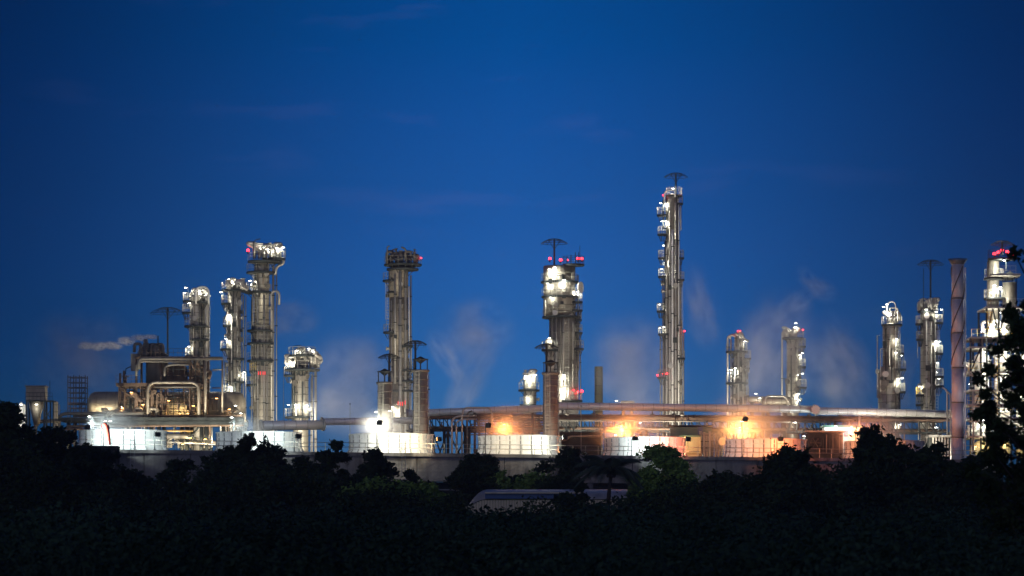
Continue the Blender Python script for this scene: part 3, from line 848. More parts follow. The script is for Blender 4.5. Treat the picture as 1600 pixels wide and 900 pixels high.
# inverted U pipes between the third and fourth stacks
Dp = 422
for pts, r, mt, lab in [([(706, 720), (706, 655), (716, 650), (745, 650)], 1.6, 'pipe', 'leftmost grey inverted pipe beside the bank of horizontal tubes'),
                        ([(713, 720), (713, 659), (722, 655), (745, 655)], 1.3, 'pipe', 'second thin grey inverted pipe beside the bank of horizontal tubes'),
                        ([(722, 720), (722, 637), (769, 637), (769, 662)], 1.4, 'pipe', 'tall grey inverted U pipe over the bank of horizontal tubes'),
                        ([(730, 720), (730, 645), (738, 642)], 1.3, 'clad_dark', 'dark riser pipe inside the tall inverted U pipe')]:
    q = [P(x, y, Dp, -.5*k*0) for k, (x, y) in enumerate(pts)]; q[0].z = 0
    t = thing('riser_pipe', lab, 'pipe', q[0]); tube(t, 'run', bend(q, .9), r*Dp/5000, M[mt], 10)
    MB().lathe(q[0], [(r*.0844+.02, 16), (r*.0844+.12, 16), (r*.0844+.12, 16.2), (r*.0844+.02, 16.2)], 10, False).build('flange', M['dark'], t)
t = thing('air_cooler', 'bank of brown horizontal tubes above the cream fan stack', 'air cooler', (PX(790, 424), 424, 0))
for k in range(9):
    y = 647+k*4.1
    tube(t, 'tube', [P(742 if k < 4 else 735, y, 424, -1), P(868, y-1.5, 426, -1)], .07+.05*(k % 2), M['brown' if k % 3 else 'clad_dark'], 8)
for x in (742, 768, 800, 832, 862):
    tube(t, 'support', [(PX(x, 425), 424, 0), P(x, 645, 425, -.6)], .16, M['brown'], 6)
for k in range(8): box(t, 'header_box', P(749+k*15.5, 665, 425, .4), (.3, .4, 2.8), M['dark'])

t = thing('louvred_cooler_block', 'black louvred cooler block right of the cream fan stack', 'cooler', (PX(905, 418), 420, 0))
box(t, 'housing', (PX(905, 418), 420, PZ(675, 418)/2), (5.7, 5, PZ(675, 418)), M['dark'])
for k in range(8): box(t, 'louvre', (PX(905, 418), 417.3, PZ(677+k*4.2, 418)), (5.5, .35, .13), M['dark'])
for x in (873, 896, 918, 938): box(t, 'frame_post', (PX(x, 418), 417.1, PZ(690, 418)), (.16, .2, 3.2), M['dark'])
tube(t, 'duct_pipe', bend([P(872, 688, 417, -1), P(884, 688, 417, -1), P(890, 682, 417, -1), P(938, 682, 417, -1)], .4), .16, M['clad_dark'], 8)

t = thing('lit_panel_house', 'yellow lit cream panelled house between the pink and orange fan stacks', 'equipment house', (PX(1078, 418), 421, 0))
for k in range(7): box(t, 'wall_panel', (PX(1067+k*4.1+2, 418), 419.2+.02*(k % 2), PZ(694, 418)), (.33, .1, 2.3), M['cream'])
box(t, 'core_wall', (PX(1079, 418), 421, PZ(684, 418)/2), (2.4, 3.2, PZ(684, 418)), M['cream'])
box(t, 'roof', (PX(1079, 418), 420.8, PZ(681, 418)), (2.8, 3.8, .2), M['green'])
box(t, 'door', (PX(1087, 418), 419.1, PZ(697, 418)), (.5, .08, 1.6), M['cream'])
lamp(t, (PX(1071, 418), 417.2, PZ(688, 418)), 140, WARM, r=.15)
t = thing('green_shed', 'dark green shed with a pale blue hatch under the rack truss', 'shed', (PX(1078, 432), 432, 0))
box(t, 'wall', (PX(1080, 432), 434, PZ(667, 432)/2), (5.6, 2.6, PZ(667, 432)), M['green'])
box(t, 'roof', (PX(1080, 432), 434, PZ(666, 432)+.1), (6.0, 3, .16), M['dark'])
box(t, 'hatch', (PX(1096, 430), 432.6, PZ(673, 432)), (.65, .1, 1.1), M['bluepaint'])
t = thing('ribbed_silencer', 'group of tall grey ribbed ducts left of the orange fan stack', 'ducting', (PX(1107, 420), 420, 0))
for k in range(7):
    x = 1095+k*4.6; yt = 674+1.5*(k % 3)
    tube(t, 'duct', [(PX(x, 420), 420-(.3 if k % 2 else 0), 0), P(x, yt, 420, -(.3 if k % 2 else 0))], .17, M['pipe' if k < 4 else 'clad_dark'], 10)
for y in (680, 690, 700): box(t, 'strap', P(1108, y, 420, -.35), (3, .12, .1), M['dark'])
MB().tube([P(1128, 690, 419, 0), P(1128, 690, 419, -.8)], .5, 16).build('fan_ring', M['galv'], t)

t = thing('dark_fan_block', 'dark equipment block with a round fan right of the orange fan stack', 'cooler', (PX(1288, 424), 424, 0))
box(t, 'housing', (PX(1288, 424), 424.5, PZ(677, 424)/2), (4.6, 4, PZ(677, 424)), M['dark'])
box(t, 'roof_cap', (PX(1287, 424), 424.4, PZ(676, 424)+.1), (5.3, 4.6, .2), M['galv'])
c = P(1272, 693, 424, -2)
tube(t, 'fan_ring', [c+Vector((.75*math.cos(a), -.15, .75*math.sin(a))) for a in np.linspace(0, 2*PI, 20, False)], .08, M['dark'], 6, True)
for k in range(6): a = k*PI/3; tube(t, 'fan_blade', [c+Vector((0, -.1, 0)), c+Vector((.7*math.cos(a), -.1, .7*math.sin(a)))], .05, M['clad_dark'], 4)
for k in range(7): box(t, 'frame_post', P(1284+k*5, 694, 424, -2.1), (.1, .12, 2.5), M['clad_dark' if k % 2 else 'dark'])
for x, lab in ((1282, 'left of two small yellow fittings by the dark fan block'), (1294, 'right of two small yellow fittings by the dark fan block')):
    c = CT(5.6 if x < 1290 else 5.75, 6.6, DECK); t = thing('hydrant', lab, 'hydrant', c)
    MB().lathe(c, [(.16, c.z), (.12, c.z+.1), (.12, c.z+.9), (.2, c.z+.92), (.2, c.z+1.0), (.1, c.z+1.2)], 10).build('barrel', M['yellow'], t)
    MB().tube([c+Vector((-.28, -.05, .7)), c+Vector((.28, -.05, .7))], .08, 8).build('outlet', M['yellow'], t)

t = thing('switch_house', 'pale green lit switch house under the braced tower of the rack', 'switch house', (PX(1320, 440), 440, 0))
box(t, 'wall', (PX(1316, 440), 441, PZ(668, 440)/2), (5.0, 3, PZ(668, 440)), M['vessel'])
box(t, 'roof', (PX(1316, 440), 441, PZ(666, 440)), (5.5, 3.5, .25), M['green'])
for x in (1300, 1311, 1322, 1333): box(t, 'window', P(x, 677, 439.4), (.55, .12, .8), M['bluepaint'])
lamp(t, P(1306, 670, 438), 320, COOL, r=.3); lamp(t, P(1330, 672, 438), 110, COOL, r=.2)

t = thing('finned_cooler', 'grey cooler with tall white fins left of the striped chimney', 'cooler', (PX(1468, 436), 436, 0))
box(t, 'housing', (PX(1468, 436), 437, PZ(681, 436)/2), (2.9, 2, PZ(681, 436)), M['dark'])
for k in range(6): box(t, 'fin', P(1457+k*4.6, 700, 436, -.5), (.16, .8, 3.0), M['vessel'])
box(t, 'cap', P(1468, 682, 436, .2), (3.3, 3.4, .3), M['pipe'])
lamp(t, P(1463, 672, 434), 130, WHITE, r=.2)

# horizontal drums behind the rack
def drum(label, x0, x1, yc, rpx, D, mat='clad', cat='drum', legs_=True, group='horizontal drums'):
    s = D/5000; r = rpx*s; a, b = P(x0, yc, D), P(x1, yc, D)
    t = thing('horizontal_drum', label, cat, ((a.x+b.x)/2, D, 0), group)
    e = r*.4
    mb = MB(); mb.tube([a, a+Vector((e*.2, 0, 0)), a+Vector((e*.6, 0, 0)), a+Vector((e*1.3, 0, 0)), b-Vector((e*1.3, 0, 0)), b-Vector((e*.6, 0, 0)), b-Vector((e*.2, 0, 0)), b],
                       [r*.15, r*.55, r*.85, r, r, r*.85, r*.55, r*.15], 28)
    mb.build('shell', M[mat], t)
    mb = MB(); x = a.x+1.5
    while x < b.x-1.2: mb.tube([(x-.03, D, a.z), (x+.03, D, a.z)], r+.03, 24); x += 1.3
    mb.build('insulation_band', M['clad_dark'], t)
    if legs_:
        for q in (.22, .78):
            xx = a.x+(b.x-a.x)*q; box(t, 'saddle', (xx, D, (a.z-r*.5)/2), (.5, r*1.4, a.z-r*.5), M['dark'])
    return t
dr = drum('grey drum behind the long pipe between two lit columns at right', 1168, 1199, 625, 5.5, 478, 'clad')
lamp(dr, P(1181, 619, 475), 130); lamp(dr, P(1187, 626, 474), 130, r=.3)
dr = drum('grey horizontal drum with a pale round end right of centre', 1190, 1236, 627, 6.5, 462, 'clad')
tube(dr, 'overhead_pipe', bend([P(1196, 632, 459), P(1196, 619, 459), P(1228, 619, 459), P(1234, 632, 459)], .8), .16, M['pipe'], 8)
dr = drum('small domed drum glinting above the long pipe left of the tallest column', 969, 992, 631, 5, 465, 'clad')
lamp(dr, P(963, 630, 462), 140)

# ------------------------------------------------------------------ columns, left to right
c1 = column('distillation_column', 'short twin column at far left of the tall group, white lamps on its rounded top', 'column', 462, [(450, 299, 318)], 660,
    plats=[(470, 286, 303), (472, 298, 328), (488, 285, 300), (509, 288, 326), (530, 296, 327), (556, 291, 301)],
    pipes=[(308, 449, 880, .0001), (322, 452, 880, 4.2, 304), (303, 458, 660, 1.1, 297), (327, 470, 880, 1.0), (298, 470, 660, .9)],
    lamps=[(291, 454, 260), (313, 459, 420), (296, 478, 60), (296, 546, 200), (289, 462, 60)], ladders=[(301, 490, 556)])
tube(c1, 'top_loop', bend([P(306, 475, 458), P(306, 448, 458), P(326, 448, 458), P(326, 475, 458)], .9), .14, M['vessel'], 8)
clutter(c1, 298, 326, 450, 470, 460, 6, 3)
c2 = column('distillation_column', 'slender column with three glaring lamps down its left side, joined by a walkway to a taller one', 'column', 466, [(436, 358, 376), (455, 356, 377)], 660,
    plats=[(453, 346, 389), (474, 346, 362), (508, 348, 371), (545, 344, 371), (560, 354, 382), (596, 354, 382), (645, 352, 384)],
    pipes=[(380, 460, 880, 1.3), (384, 462, 880, .9), (363, 470, 880, 1.2), (353, 566, 880, 1.2), (372, 500, 880, .9)],
    lamps=[(359, 441, 420), (372, 443, 160), (346, 461, 160), (359, 497, 380), (354, 534, 330), (361, 609, 420), (361, 627, 260), (382, 586, 150)], ladders=[(356, 475, 508), (354, 548, 640)])
clutter(c2, 352, 384, 434, 452, 464, 8, 4)
c3 = column('distillation_column', 'tall wide column with lit machinery crowded on its broad top platform', 'column', 470, [(410, 397, 421), (508, 395, 423)], 660,
    plats=[(408, 387, 440), (404, 410, 446), (425, 385, 430), (456, 382, 424), (516, 386, 426), (536, 386, 428), (563, 386, 428), (580, 390, 408, 'yellow'), (601, 385, 405)],
    pipes=[(427, 415, 880, 1.8), (424, 455, 880, 2.0, 436, 'pipe'), (432, 425, 880, 1.0), (404, 440, 880, 1.3), (414, 462, 880, 1.4), (418, 520, 880, 1.2), (393, 470, 660, .8)],
    lamps=[(411, 391, 330), (419, 394, 200), (433, 392, 260), (391, 443, 320), (443, 391, 60)], reds=[(388, 392)], ladders=[(399, 426, 510), (397, 538, 640)])
tube(c3, 'overflow_pipe', bend([P(441, 402, 470), P(444, 412, 470), P(432, 416, 470), P(430, 430, 470)], .6), .2, M['pipe'], 8)
tube(c3, 'davit', bend([P(396, 405, 468), P(396, 376, 468), P(407, 373, 468)], .8), .07, M['dark'], 5)
tube(c3, 'walkway_rail', [P(378, 447, 467), P(392, 447, 467)], .05, M['galv'], 4); box(c3, 'walkway', P(383, 454, 467), (1.6, 1, .15), M['dark'])
clutter(c3, 398, 440, 380, 404, 470, 18, 5)
tube(c3, 'frame_beam', [P(396, 379, 470), P(437, 383, 470)], .07, M['galv'], 4)
mb = MB()
for x in (404, 407, 411, 414): mb.box(P(x, 583, 470-470*24/10000-.9), (.12, .05, .5))
mb.build('red_sign', M['glow_sign'], c3)
c4 = column('distillation_column', 'short stout column with a ball of bent pipes on top, beside the pale thin pole', 'column', 455, [(552, 458, 482)], 660,
    plats=[(577, 445, 500), (586, 444, 462), (555, 450, 494), (651, 445, 484)],
    pipes=[(488, 585, 880, 1.3), (493, 570, 880, 2.0), (486, 590, 880, .8), (464, 590, 880, 1.0), (476, 590, 650, 1.1)],
    lamps=[(450, 572, 300), (459, 571, 300), (465, 553, 120), (489, 552, 200), (483, 549, 100), (451, 637, 200), (463, 637, 230), (480, 638, 380)], nozzles=3)
for k in range(7):
    cc = P(487, 565, 455, -.5+.2*k); R_ = .6+.15*k
    tube(c4, 'bent_pipe', [cc+Vector((R_*math.cos(a), 0, R_*math.sin(a))) for a in np.linspace(-1.2+.2*k, 2.0+.1*k, 10)], .1, M['pipe'], 6)
clutter(c4, 452, 498, 543, 575, 455, 22, 8)
tube(c4, 'davit', bend([P(457, 575, 455), P(457, 541, 455), P(470, 540, 455)], .5), .06, M['dark'], 5)
c5 = column('distillation_column', 'tall unlit tan column with a broad dark platform top, above the hatted vent stacks', 'column', 482, [(416, 607, 638), (465, 608, 638), (560, 611, 640)], 660,
    plats=[(413, 600, 659), (420, 604, 654), (438, 598, 630), (456, 604, 634), (519, 599, 622), (541, 622, 645), (578, 626, 648), (595, 612, 650), (610, 608, 645)],
    pipes=[(626, 425, 880, 2.3), (634, 420, 880, 2.0), (618, 430, 600, 1.4), (642, 430, 880, 1.2), (612, 470, 880, 1.0)], reds=[(658, 404, 8)],
    lamps=[(614, 640, 240), (620, 648, 200)], mat='clad_warm', ladders=[(606, 440, 520), (640, 545, 595)])
clutter(c5, 604, 652, 388, 412, 482, 24, 6, 'clad_dark')
tube(c5, 'davit', bend([P(605, 412, 480), P(605, 386, 480), P(609, 384, 480)], .4), .1, M['clad_dark'], 6)
tube(c5, 'davit', bend([P(633, 405, 480), P(634, 389, 480), P(627, 386, 480)], .4), .14, M['clad_dark'], 6)
mb = MB()
for x in (622, 626, 629, 633): mb.box(P(x, 629+(x % 3), 478.5), (.13, .05, .6))
mb.build('red_sign', M['glow_sign'], c5)
c6 = column('distillation_column', 'very wide column with dazzling lamps round its flared head', 'column', 470, [(416, 849, 899), (495, 858, 903)], 660,
    plats=[(440, 845, 904), (463, 846, 905), (495, 847, 908), (485, 893, 910), (472, 893, 910), (545, 895, 912), (520, 897, 910), (626, 872, 910), (500, 897, 908)],
    pipes=[(903, 430, 880, 1.3), (907, 520, 880, .8), (869, 498, 880, 1.3), (880, 498, 600, 1.0), (852, 470, 495, 1.6)],
    lamps=[(858, 427, 520), (867, 424, 380), (881, 444, 600), (856, 449, 420), (902, 460, 330), (860, 471, 200), (880, 591, 380), (880, 613, 520)], reds=[(859, 405, 40), (876, 407, 40), (887, 407, 14), (903, 405, 30), (909, 405, 40), (896, 611, 14), (903, 613, 14), (909, 612, 30)], ladders=[(885, 500, 625), (866, 420, 495)], dome=False)
platform(c6, P(896, 413, 469), 1.6, 'dark')
for x in (886, 892, 899, 904): tube(c6, 'aerial', [P(x, 411, 468.5), P(x, 402-(x % 5)*2, 468.5)], .05, M['dark'], 4)
tube(c6, 'aerial', [P(906, 411, 468.5), P(906, 384, 468.5)], .04, M['dark'], 4)
cc = P(905, 449, 467); MB().tube([cc, cc+Vector((.3, -.15, 0))], [.7, .85], 18).build('dish', M['vessel'], c6)
cp = column('distillation_column', 'thin side column with a lit pod halfway, hugging the wide bright column', 'column', 462, [(529, 852, 865)], 660,
    plats=[(546, 846, 872)], lamps=[(858, 533, 260)], pipes=[(868, 560, 880, 1.0)], nozzles=1)
c6b = column('distillation_column', 'small squat column with three lamps, behind and left of the front vent stack', 'column', 490, [(583, 818, 838)], 660,
    plats=[(609, 810, 843), (632, 812, 838)], lamps=[(821, 592, 260), (827, 597, 200), (837, 590, 200), (824, 626, 260)], nozzles=2)
clutter(c6b, 818, 838, 577, 590, 490, 6, 9)
t = column('plain_chimney', 'plain olive round chimney standing alone right of the wide column', 'chimney', 520, [(573, 929, 942)], 660, mat='olive', dome=False, nozzles=0, bands=14)
c7 = column('distillation_column', 'tallest column of all, wrapped in parallel vertical pipes', 'column', 482, [(303, 1040, 1060), (430, 1038, 1062), (515, 1037, 1063)], 660,
    plats=[(305, 1040, 1066), (318, 1052, 1067), (336, 1026, 1044), (366, 1027, 1044), (403, 1028, 1041), (403, 1058, 1067), (432, 1028, 1044), (437, 1058, 1068), (486, 1026, 1038), (522, 1028, 1046), (560, 1056, 1070), (590, 1027, 1044)],
    pipes=[(1032, 520, 880, 1.0), (1036, 430, 880, 1.1), (1041, 380, 880, 1.6), (1046, 330, 880, 1.5), (1050, 360, 880, 1.7, None, 'vessel'), (1055, 318, 880, 1.6), (1060, 312, 880, 1.3, None, 'vessel'), (1065, 500, 880, 1.2), (1068, 515, 880, 1.0), (1063, 440, 880, .9)],
    lamps=[(1051, 299, 300), (1032, 322, 90), (1038, 322, 380), (1034, 350, 200), (1040, 350, 600), (1037, 388, 100), (1039, 415, 480), (1033, 425, 80), (1030, 480, 40), (1031, 517, 40), (1037, 515, 90)],
    reds=[(1036, 306, 10), (1060, 306, 10), (1063, 306, 10), (1069, 518, 18), (1027, 587, 18), (1036, 585, 5), (1041, 585, 5)], mat='clad_dark', pmat='pipe', ladders=[(1063, 440, 640)])
tube(c7, 'top_loop', bend([P(1038, 320, 480), P(1038, 297, 480), P(1055, 297, 480), P(1055, 308, 480)], .9), .12, M['vessel'], 8)
c8 = column('distillation_column', 'short pipe-wrapped column with a small red light on top', 'column', 472, [(524, 1148, 1164), (560, 1146, 1166)], 660,
    plats=[(549, 1134, 1168), (560, 1162, 1172), (575, 1160, 1170), (598, 1134, 1169), (618, 1160, 1168)],
    pipes=[(1137, 524, 880, 1.6, 1150), (1142, 530, 880, 1.3), (1148, 530, 880, 1.3), (1153, 526, 880, 1.4), (1160, 530, 880, 1.1), (1145, 560, 880, .8)],
    lamps=[(1163, 538, 60), (1142, 582, 110), (1148, 580, 110)], reds=[(1153, 518, 16), (1156, 518, 16)], mat='clad_dark', ladders=[(1165, 560, 640)])
clutter(c8, 1140, 1164, 518, 530, 472, 5, 10)
c9 = column('distillation_column', 'plain grey column with a stepped row of lamps on its right side', 'column', 476, [(527, 1229, 1248)], 660,
    plats=[(528, 1222, 1256), (541, 1247, 1258), (573, 1245, 1259), (605, 1245, 1260)],
    pipes=[(1222, 517, 880, 1.5, 1234), (1252, 532, 560, 1.0)],
    lamps=[(1243, 509, 260), (1249, 559, 260), (1253, 556, 60), (1248, 590, 260), (1253, 588, 60), (1246, 620, 330), (1246, 629, 240)], reds=[(1254, 516, 10)], ladders=[(1249, 530, 605)], nozzles=3)
clutter(c9, 1226, 1252, 511, 527, 476, 8, 11)
c10 = column('distillation_column', 'stepped column with a hooped pipe over its lit head, left of a matching one', 'column', 456, [(505, 1379, 1403), (577, 1372, 1406)], 720,
    plats=[(507, 1377, 1410), (552, 1396, 1412), (577, 1396, 1415), (612, 1398, 1414)],
    pipes=[(1398, 472, 880, .9, 1386, 'vessel'), (1406, 520, 880, .9), (1388, 510, 880, 1.0)],
    lamps=[(1390, 494, 420), (1396, 497, 160), (1380, 484, 60), (1385, 480, 60), (1399, 535, 160), (1408, 560, 60), (1398, 556, 60), (1402, 597, 330), (1409, 595, 110), (1404, 668, 320)], ladders=[(1401, 510, 612)], nozzles=4)
clutter(c10, 1380, 1404, 480, 505, 456, 7, 12)
c11 = column('distillation_column', 'column topped by a tall umbrella mast, lamps on its right, left of the striped chimney', 'column', 466, [(479, 1438, 1462)], 720,
    plats=[(486, 1434, 1466), (504, 1458, 1473), (506, 1430, 1442), (530, 1432, 1442), (552, 1458, 1473), (588, 1458, 1474), (603, 1458, 1474), (617, 1430, 1444, 'yellow'), (632, 1430, 1443)],
    pipes=[(1446, 490, 880, 1.3), (1453, 500, 880, 1.0), (1460, 500, 880, 1.1), (1434, 520, 560, .7)],
    lamps=[(1445, 489, 160), (1458, 474, 80), (1470, 488, 160), (1461, 492, 130), (1461, 538, 260), (1467, 538, 220), (1464, 571, 60), (1466, 596, 60), (1436, 608, 110), (1431, 656, 200), (1465, 657, 200), (1462, 586, 60)], ladders=[(1463, 510, 640)], mat='clad')
clutter(c11, 1440, 1462, 466, 484, 466, 12, 13)
tube(c11, 'aerial', [P(1443, 480, 464), P(1443, 420, 464)], .05, M['dark'], 4)

# hatted vent stacks
def vent(label, x0, x1, ytop, yhat, D, mat='clad'):
    s = D/5000; t = column('vent_stack', label, 'vent stack', D, [(ytop, x0, x1)], 700, mat=mat, dome=False, nozzles=0, bands=10, group='hatted vent stacks',
                           pipes=[(x1+1.2, ytop+6, 880, .6)], ladders=[((x0+x1)/2-5, ytop+2, 690)])
    cx = (x0+x1)/2; c = P(cx, yhat, D); r = (x1-x0)/2*s
    MB().lathe(c, [(r+.14, PZ(ytop, D)-.3), (r+.2, PZ(ytop, D)), (r-.1, PZ(ytop, D)+.02)], 24).build('rim', M['clad_dark'], t)
    MB().lathe(c, [(.1, c.z-5*s), (r*.75, c.z+0.05), (r*.78, c.z+.12), (.1, c.z+6*s)], 20).build('hat', M['dark'], t)
    for k in range(6):
        a = PI/6+k*PI/3; p0 = Vector((c.x+r*1.02*math.cos(a), D+r*1.02*math.sin(a), PZ(ytop, D)))
        tube(t, 'hat_leg', [p0, Vector((p0.x, p0.y, c.z+.1))], .05, M['dark'], 4)
    tube(t, 'hat_ring', [(c.x+r*1.02*math.cos(a), D+r*1.02*math.sin(a), c.z+.1) for a in np.linspace(0, 2*PI, 20, False)], .06, M['dark'], 4, True)
    return t
vs1 = vent('left and shorter of two hatted vent stacks over the brilliant white fan stack', 590, 612, 597, 582, 406)
vs2 = vent('right and taller of two hatted vent stacks over the brilliant white fan stack', 645, 669, 578, 563, 408)
lamp(vs1, P(588, 648, 404), 60, r=.25); lamp(vs1, P(609, 647, 404), 260, r=.4)
vs3 = vent('hatted vent stack standing in front of the wide bright column', 848.5, 872, 582, 568, 412)
umbrella(262, 480, 28, 566, 470, 'umbrella mast above the pipework at far left')
umbrella(608, 553, 17.5, 598, 407.3, 'lowest umbrella mast, on the shorter hatted vent stack', 0, .032)
umbrella(649, 532, 18, 580, 408.6, 'umbrella mast on the taller hatted vent stack', 0, .032)
umbrella(866, 373, 21, 414, 470, 'umbrella mast over the red lights of the wide bright column', 0, .032)
umbrella(854, 537, 19, 584, 413, 'umbrella mast halfway up beside the wide column, on its front vent stack', 0, .032)
umbrella(1056, 270, 19, 303, 482, 'topmost umbrella mast, on the tallest column')
umbrella(1454, 406, 21, 482, 466, 'umbrella mast left of the striped chimney')
umbrella(1566, 376, 18, 398, 426, 'faint umbrella frame over the red lights at far right')

# tall chimney with helical strakes
D = 412; s = D/5000; cx = 1496.5
t = thing('strake_chimney', 'tall grey-mauve chimney with spiral fins and a crown of forks, at right', 'chimney', (PX(cx, D), D, 0))
r = 9.6*s
zt, c = PZ(412, D), (PX(cx, D), D)
nseg = 9
for k in range(nseg):
    za, zb = zt*k/nseg, zt*(k+1)/nseg
    MB().lathe(c, [(r*1.0, za+.03), (r*1.0, zb-.03)], 32).build('chimney_section', M['steelstack'], t)
    MB().lathe(c, [(r+.0, zb-.08), (r+.06, zb-.08), (r+.06, zb+.06), (r, zb+.06)], 32, False).build('joint_ring', M['clad_dark'], t)
for q in range(3):
    pts = []; z = PZ(570, D)
    while z < zt-.3:
        a = z/12.5*2*PI+q*2*PI/3; pts.append((c[0]+(r+.06)*math.cos(a), c[1]+(r+.06)*math.sin(a), z)); z += .35
    tube(t, 'strake', pts, .075, M['brown'], 4)
MB().lathe(c, [(r+.1, zt), (r+.35, zt+.45), (r+.3, zt+.48), (r-.1, zt+.02)], 32, False).build('crown_plate', M['clad_dark'], t)
for k in range(12):
    a = 2*PI*k/12; u = Vector((math.cos(a), math.sin(a), 0)); p0 = Vector((*c, zt))
    tube(t, 'fork', [p0+u*(r), p0+u*(r+.15)+Vector((0, 0, .3)), p0+u*(r+.42)+Vector((0, 0, .55))], .05, M['dark'], 4)
tube(t, 'crown_ring', [Vector((*c, zt+.56))+Vector((math.cos(a), math.sin(a), 0))*(r+.42) for a in np.linspace(0, 2*PI, 24, False)], .05, M['dark'], 4, True)
tube(t, 'riser', [(c[0]+r+.15, c[1]-.2, 0), (c[0]+r+.15, c[1]-.2, zt-.5)], .10, M['vessel'], 8)

# ------------------------------------------------------------------ brightly lit process tower at far right
D = 428; s = D/5000
T = thing('process_tower', 'brightly lit open steel tower full of white vessels at far right behind leaves', 'process tower', (PX(1570, D), D, 0))
floors = [(432, 1545, 1590), (483, 1535, 1600), (530, 1512, 1612), (545, 1510, 1620), (584, 1508, 1625), (612, 1508, 1625), (634, 1506, 1625), (655, 1506, 1625), (684, 1506, 1625)]
for y, xa, xb in floors:
    a, b = P(xa, y, D), P(xb, y, D)
    box(T, 'floor', ((a.x+b.x)/2, D+1, a.z), (b.x-a.x, 8, .25), M['galv'])
    ring = []
    for x in np.arange(xa+1, xb, 9): ring.append(P(x, y, D, -2.9))
    handrail(T, ring, M['yellow' if y in (530, 584, 634, 655) else 'galv'], 1.15, closed=False)
for x, yt in ((1512, 530), (1528, 530), (1537, 483), (1556, 483), (1575, 483), (1598, 483), (1620, 530)):
    for dy in (-2.7, 4.6):
        tube(T, 'post', [(PX(x, D), D+dy, 0), P(x, yt, D, dy)], .14, M['dark'], 6)
for xa, xb in ((1537, 1556), (1556, 1575), (1575, 1598)):
    tube(T, 'brace', [P(xa, 528, D, -2.8), P((xa+xb)/2, 485, D, -2.8)], .1, M['dark'], 5); tube(T, 'brace', [P(xb, 528, D, -2.8), P((xa+xb)/2, 485, D, -2.8)], .1, M['dark'], 5)
for (ya, yb) in ((545, 584), (584, 612), (612, 655)):
    tube(T, 'brace', [P(1512, yb, D, -2.6), P(1528, ya, D, -2.6)], .09, M['dark'], 5)
def cyl(par, name, x0, x1, yt, yb, D, dy, mat, dome=True):
    c = (PX((x0+x1)/2, D), D+dy); r = (x1-x0)/2*s; z1 = PZ(yt, D); z0 = PZ(yb, D)
    pr = [(r*.5, z0), (r, z0+r*.3), (r, z1-r*.5), (r*.9, z1-r*.25), (r*.6, z1-.06), (.1, z1)] if dome else [(r, z0), (r, z1)]
    return MB().lathe(c, pr, 24).build(name, M[mat], par)
cyl(T, 'upper_column', 1544, 1563, 404, 530, D, 1, 'clad'); cyl(T, 'side_column', 1567, 1590, 441, 530, D, .5, 'clad', False)
c = P(1578.5, 432, D, .5); MB().lathe(c, [(1.35, c.z-.1), (1.3, c.z), (.1, c.z+.75)], 20).build('hat', M['dark'], T)
for k in range(6): a = k*PI/3; tube(T, 'hat_leg', [(c.x+.95*math.cos(a), c.y+.95*math.sin(a), PZ(441, D)), (c.x+.95*math.cos(a), c.y+.95*math.sin(a), c.z)], .05, M['dark'], 4)
for x0, x1 in ((1523, 1546), (1555, 1580), (1588, 1612)):
    for yt, yb in ((552, 583), (587, 611), (615, 633), (637, 654), (658, 683), (688, 716)):
        cyl(T, 'vessel', x0, x1, yt, yb, D, .3, 'vessel' if yt < 680 else 'cream')
        box(T, 'vessel_band', P((x0+x1)/2, (yt+yb)/2, D, -.95), ((x1-x0)*s*.6, .1, .08), M['dark'])
for x in (1533, 1550, 1568, 1584): tube(T, 'drop_pipe', [P(x, 531, D, -1.5), P(x, 560, D, -1.5)], .13, M['pipe'], 8)
for k in range(5): tube(T, 'cross_pipe', [P(1508, 588+24*k, D, -3.1), P(1600, 590+24*k, D, -3.1)], .12, M['pipe'], 8)
for q, (y0, y1) in enumerate(((490, 530), (560, 584), (586, 612), (614, 634), (640, 655), (660, 684))):
    x = 1550 if q else 1540; ladder(T, PX(x, D), D-3.4, PZ(y1, D), PZ(y0, D), 'yellow', True)
clutter(T, 1540, 1590, 500, 530, D, 16, 20, 'pipe'); clutter(T, 1510, 1600, 560, 584, D, 8, 21); clutter(T, 1510, 1600, 660, 684, D, 10, 22)
for x, y, pw in [(1566, 413, 420), (1551, 452, 200), (1560, 455, 160), (1546, 463, 90), (1532, 524, 380), (1548, 522, 300), (1562, 521, 300), (1580, 522, 380), (1598, 522, 300), (1558, 495, 160), (1534, 556, 160), (1567, 556, 200),
                 (1534, 589, 200), (1569, 589, 200), (1548, 617, 200), (1590, 617, 200), (1530, 640, 300), (1575, 640, 200), (1533, 662, 400), (1590, 662, 300), (1512, 606, 60), (1598, 560, 160)]:
    lamp(T, P(x, y, D, -2.3 if y > 470 else -1.7), pw*1.9, WHITE if y < 650 else WHITE, r=.3)
for x, y in ((1540, 696), (1565, 700), (1520, 703)): lamp(T, P(x, y, D, -2.4), 260, WARM, r=.3)
for x, y, pw in ((1552, 398, 40), (1558, 396, 20), (1572, 395, 40), (1580, 400, 50), (1564, 392, 20), (1540, 513, 6)): beacon(T, P(x, y, D, -1), pw)
platform(T, P(1563, 404, D, 0), 1.7, 'dark'); platform(T, P(1553, 466, D, -.3), 1.4, 'galv'); platform(T, P(1553, 434, D, 0), 1.3)
tube(T, 'riser', [P(1516, 720, D, -3), P(1516, 610, D, -3)], .16, M['pipe'], 8)
t = thing('inlet_pipes', 'pair of pale upright pipes just left of the spiral finned chimney', 'pipe', (PX(1482, 440), 440, 0))
for x in (1480, 1485): tube(t, 'run', bend([(PX(x, 440), 440, 0), P(x, 610+(x-1480), 440), P(x-8, 605+(x-1480), 440)], .5), .12, M['pipe'], 8)
t = thing('yellow_rail_bridge', 'low walkway with yellow railings between the spiral finned chimney and the lit tower', 'walkway', (PX(1515, 424), 424, 0))
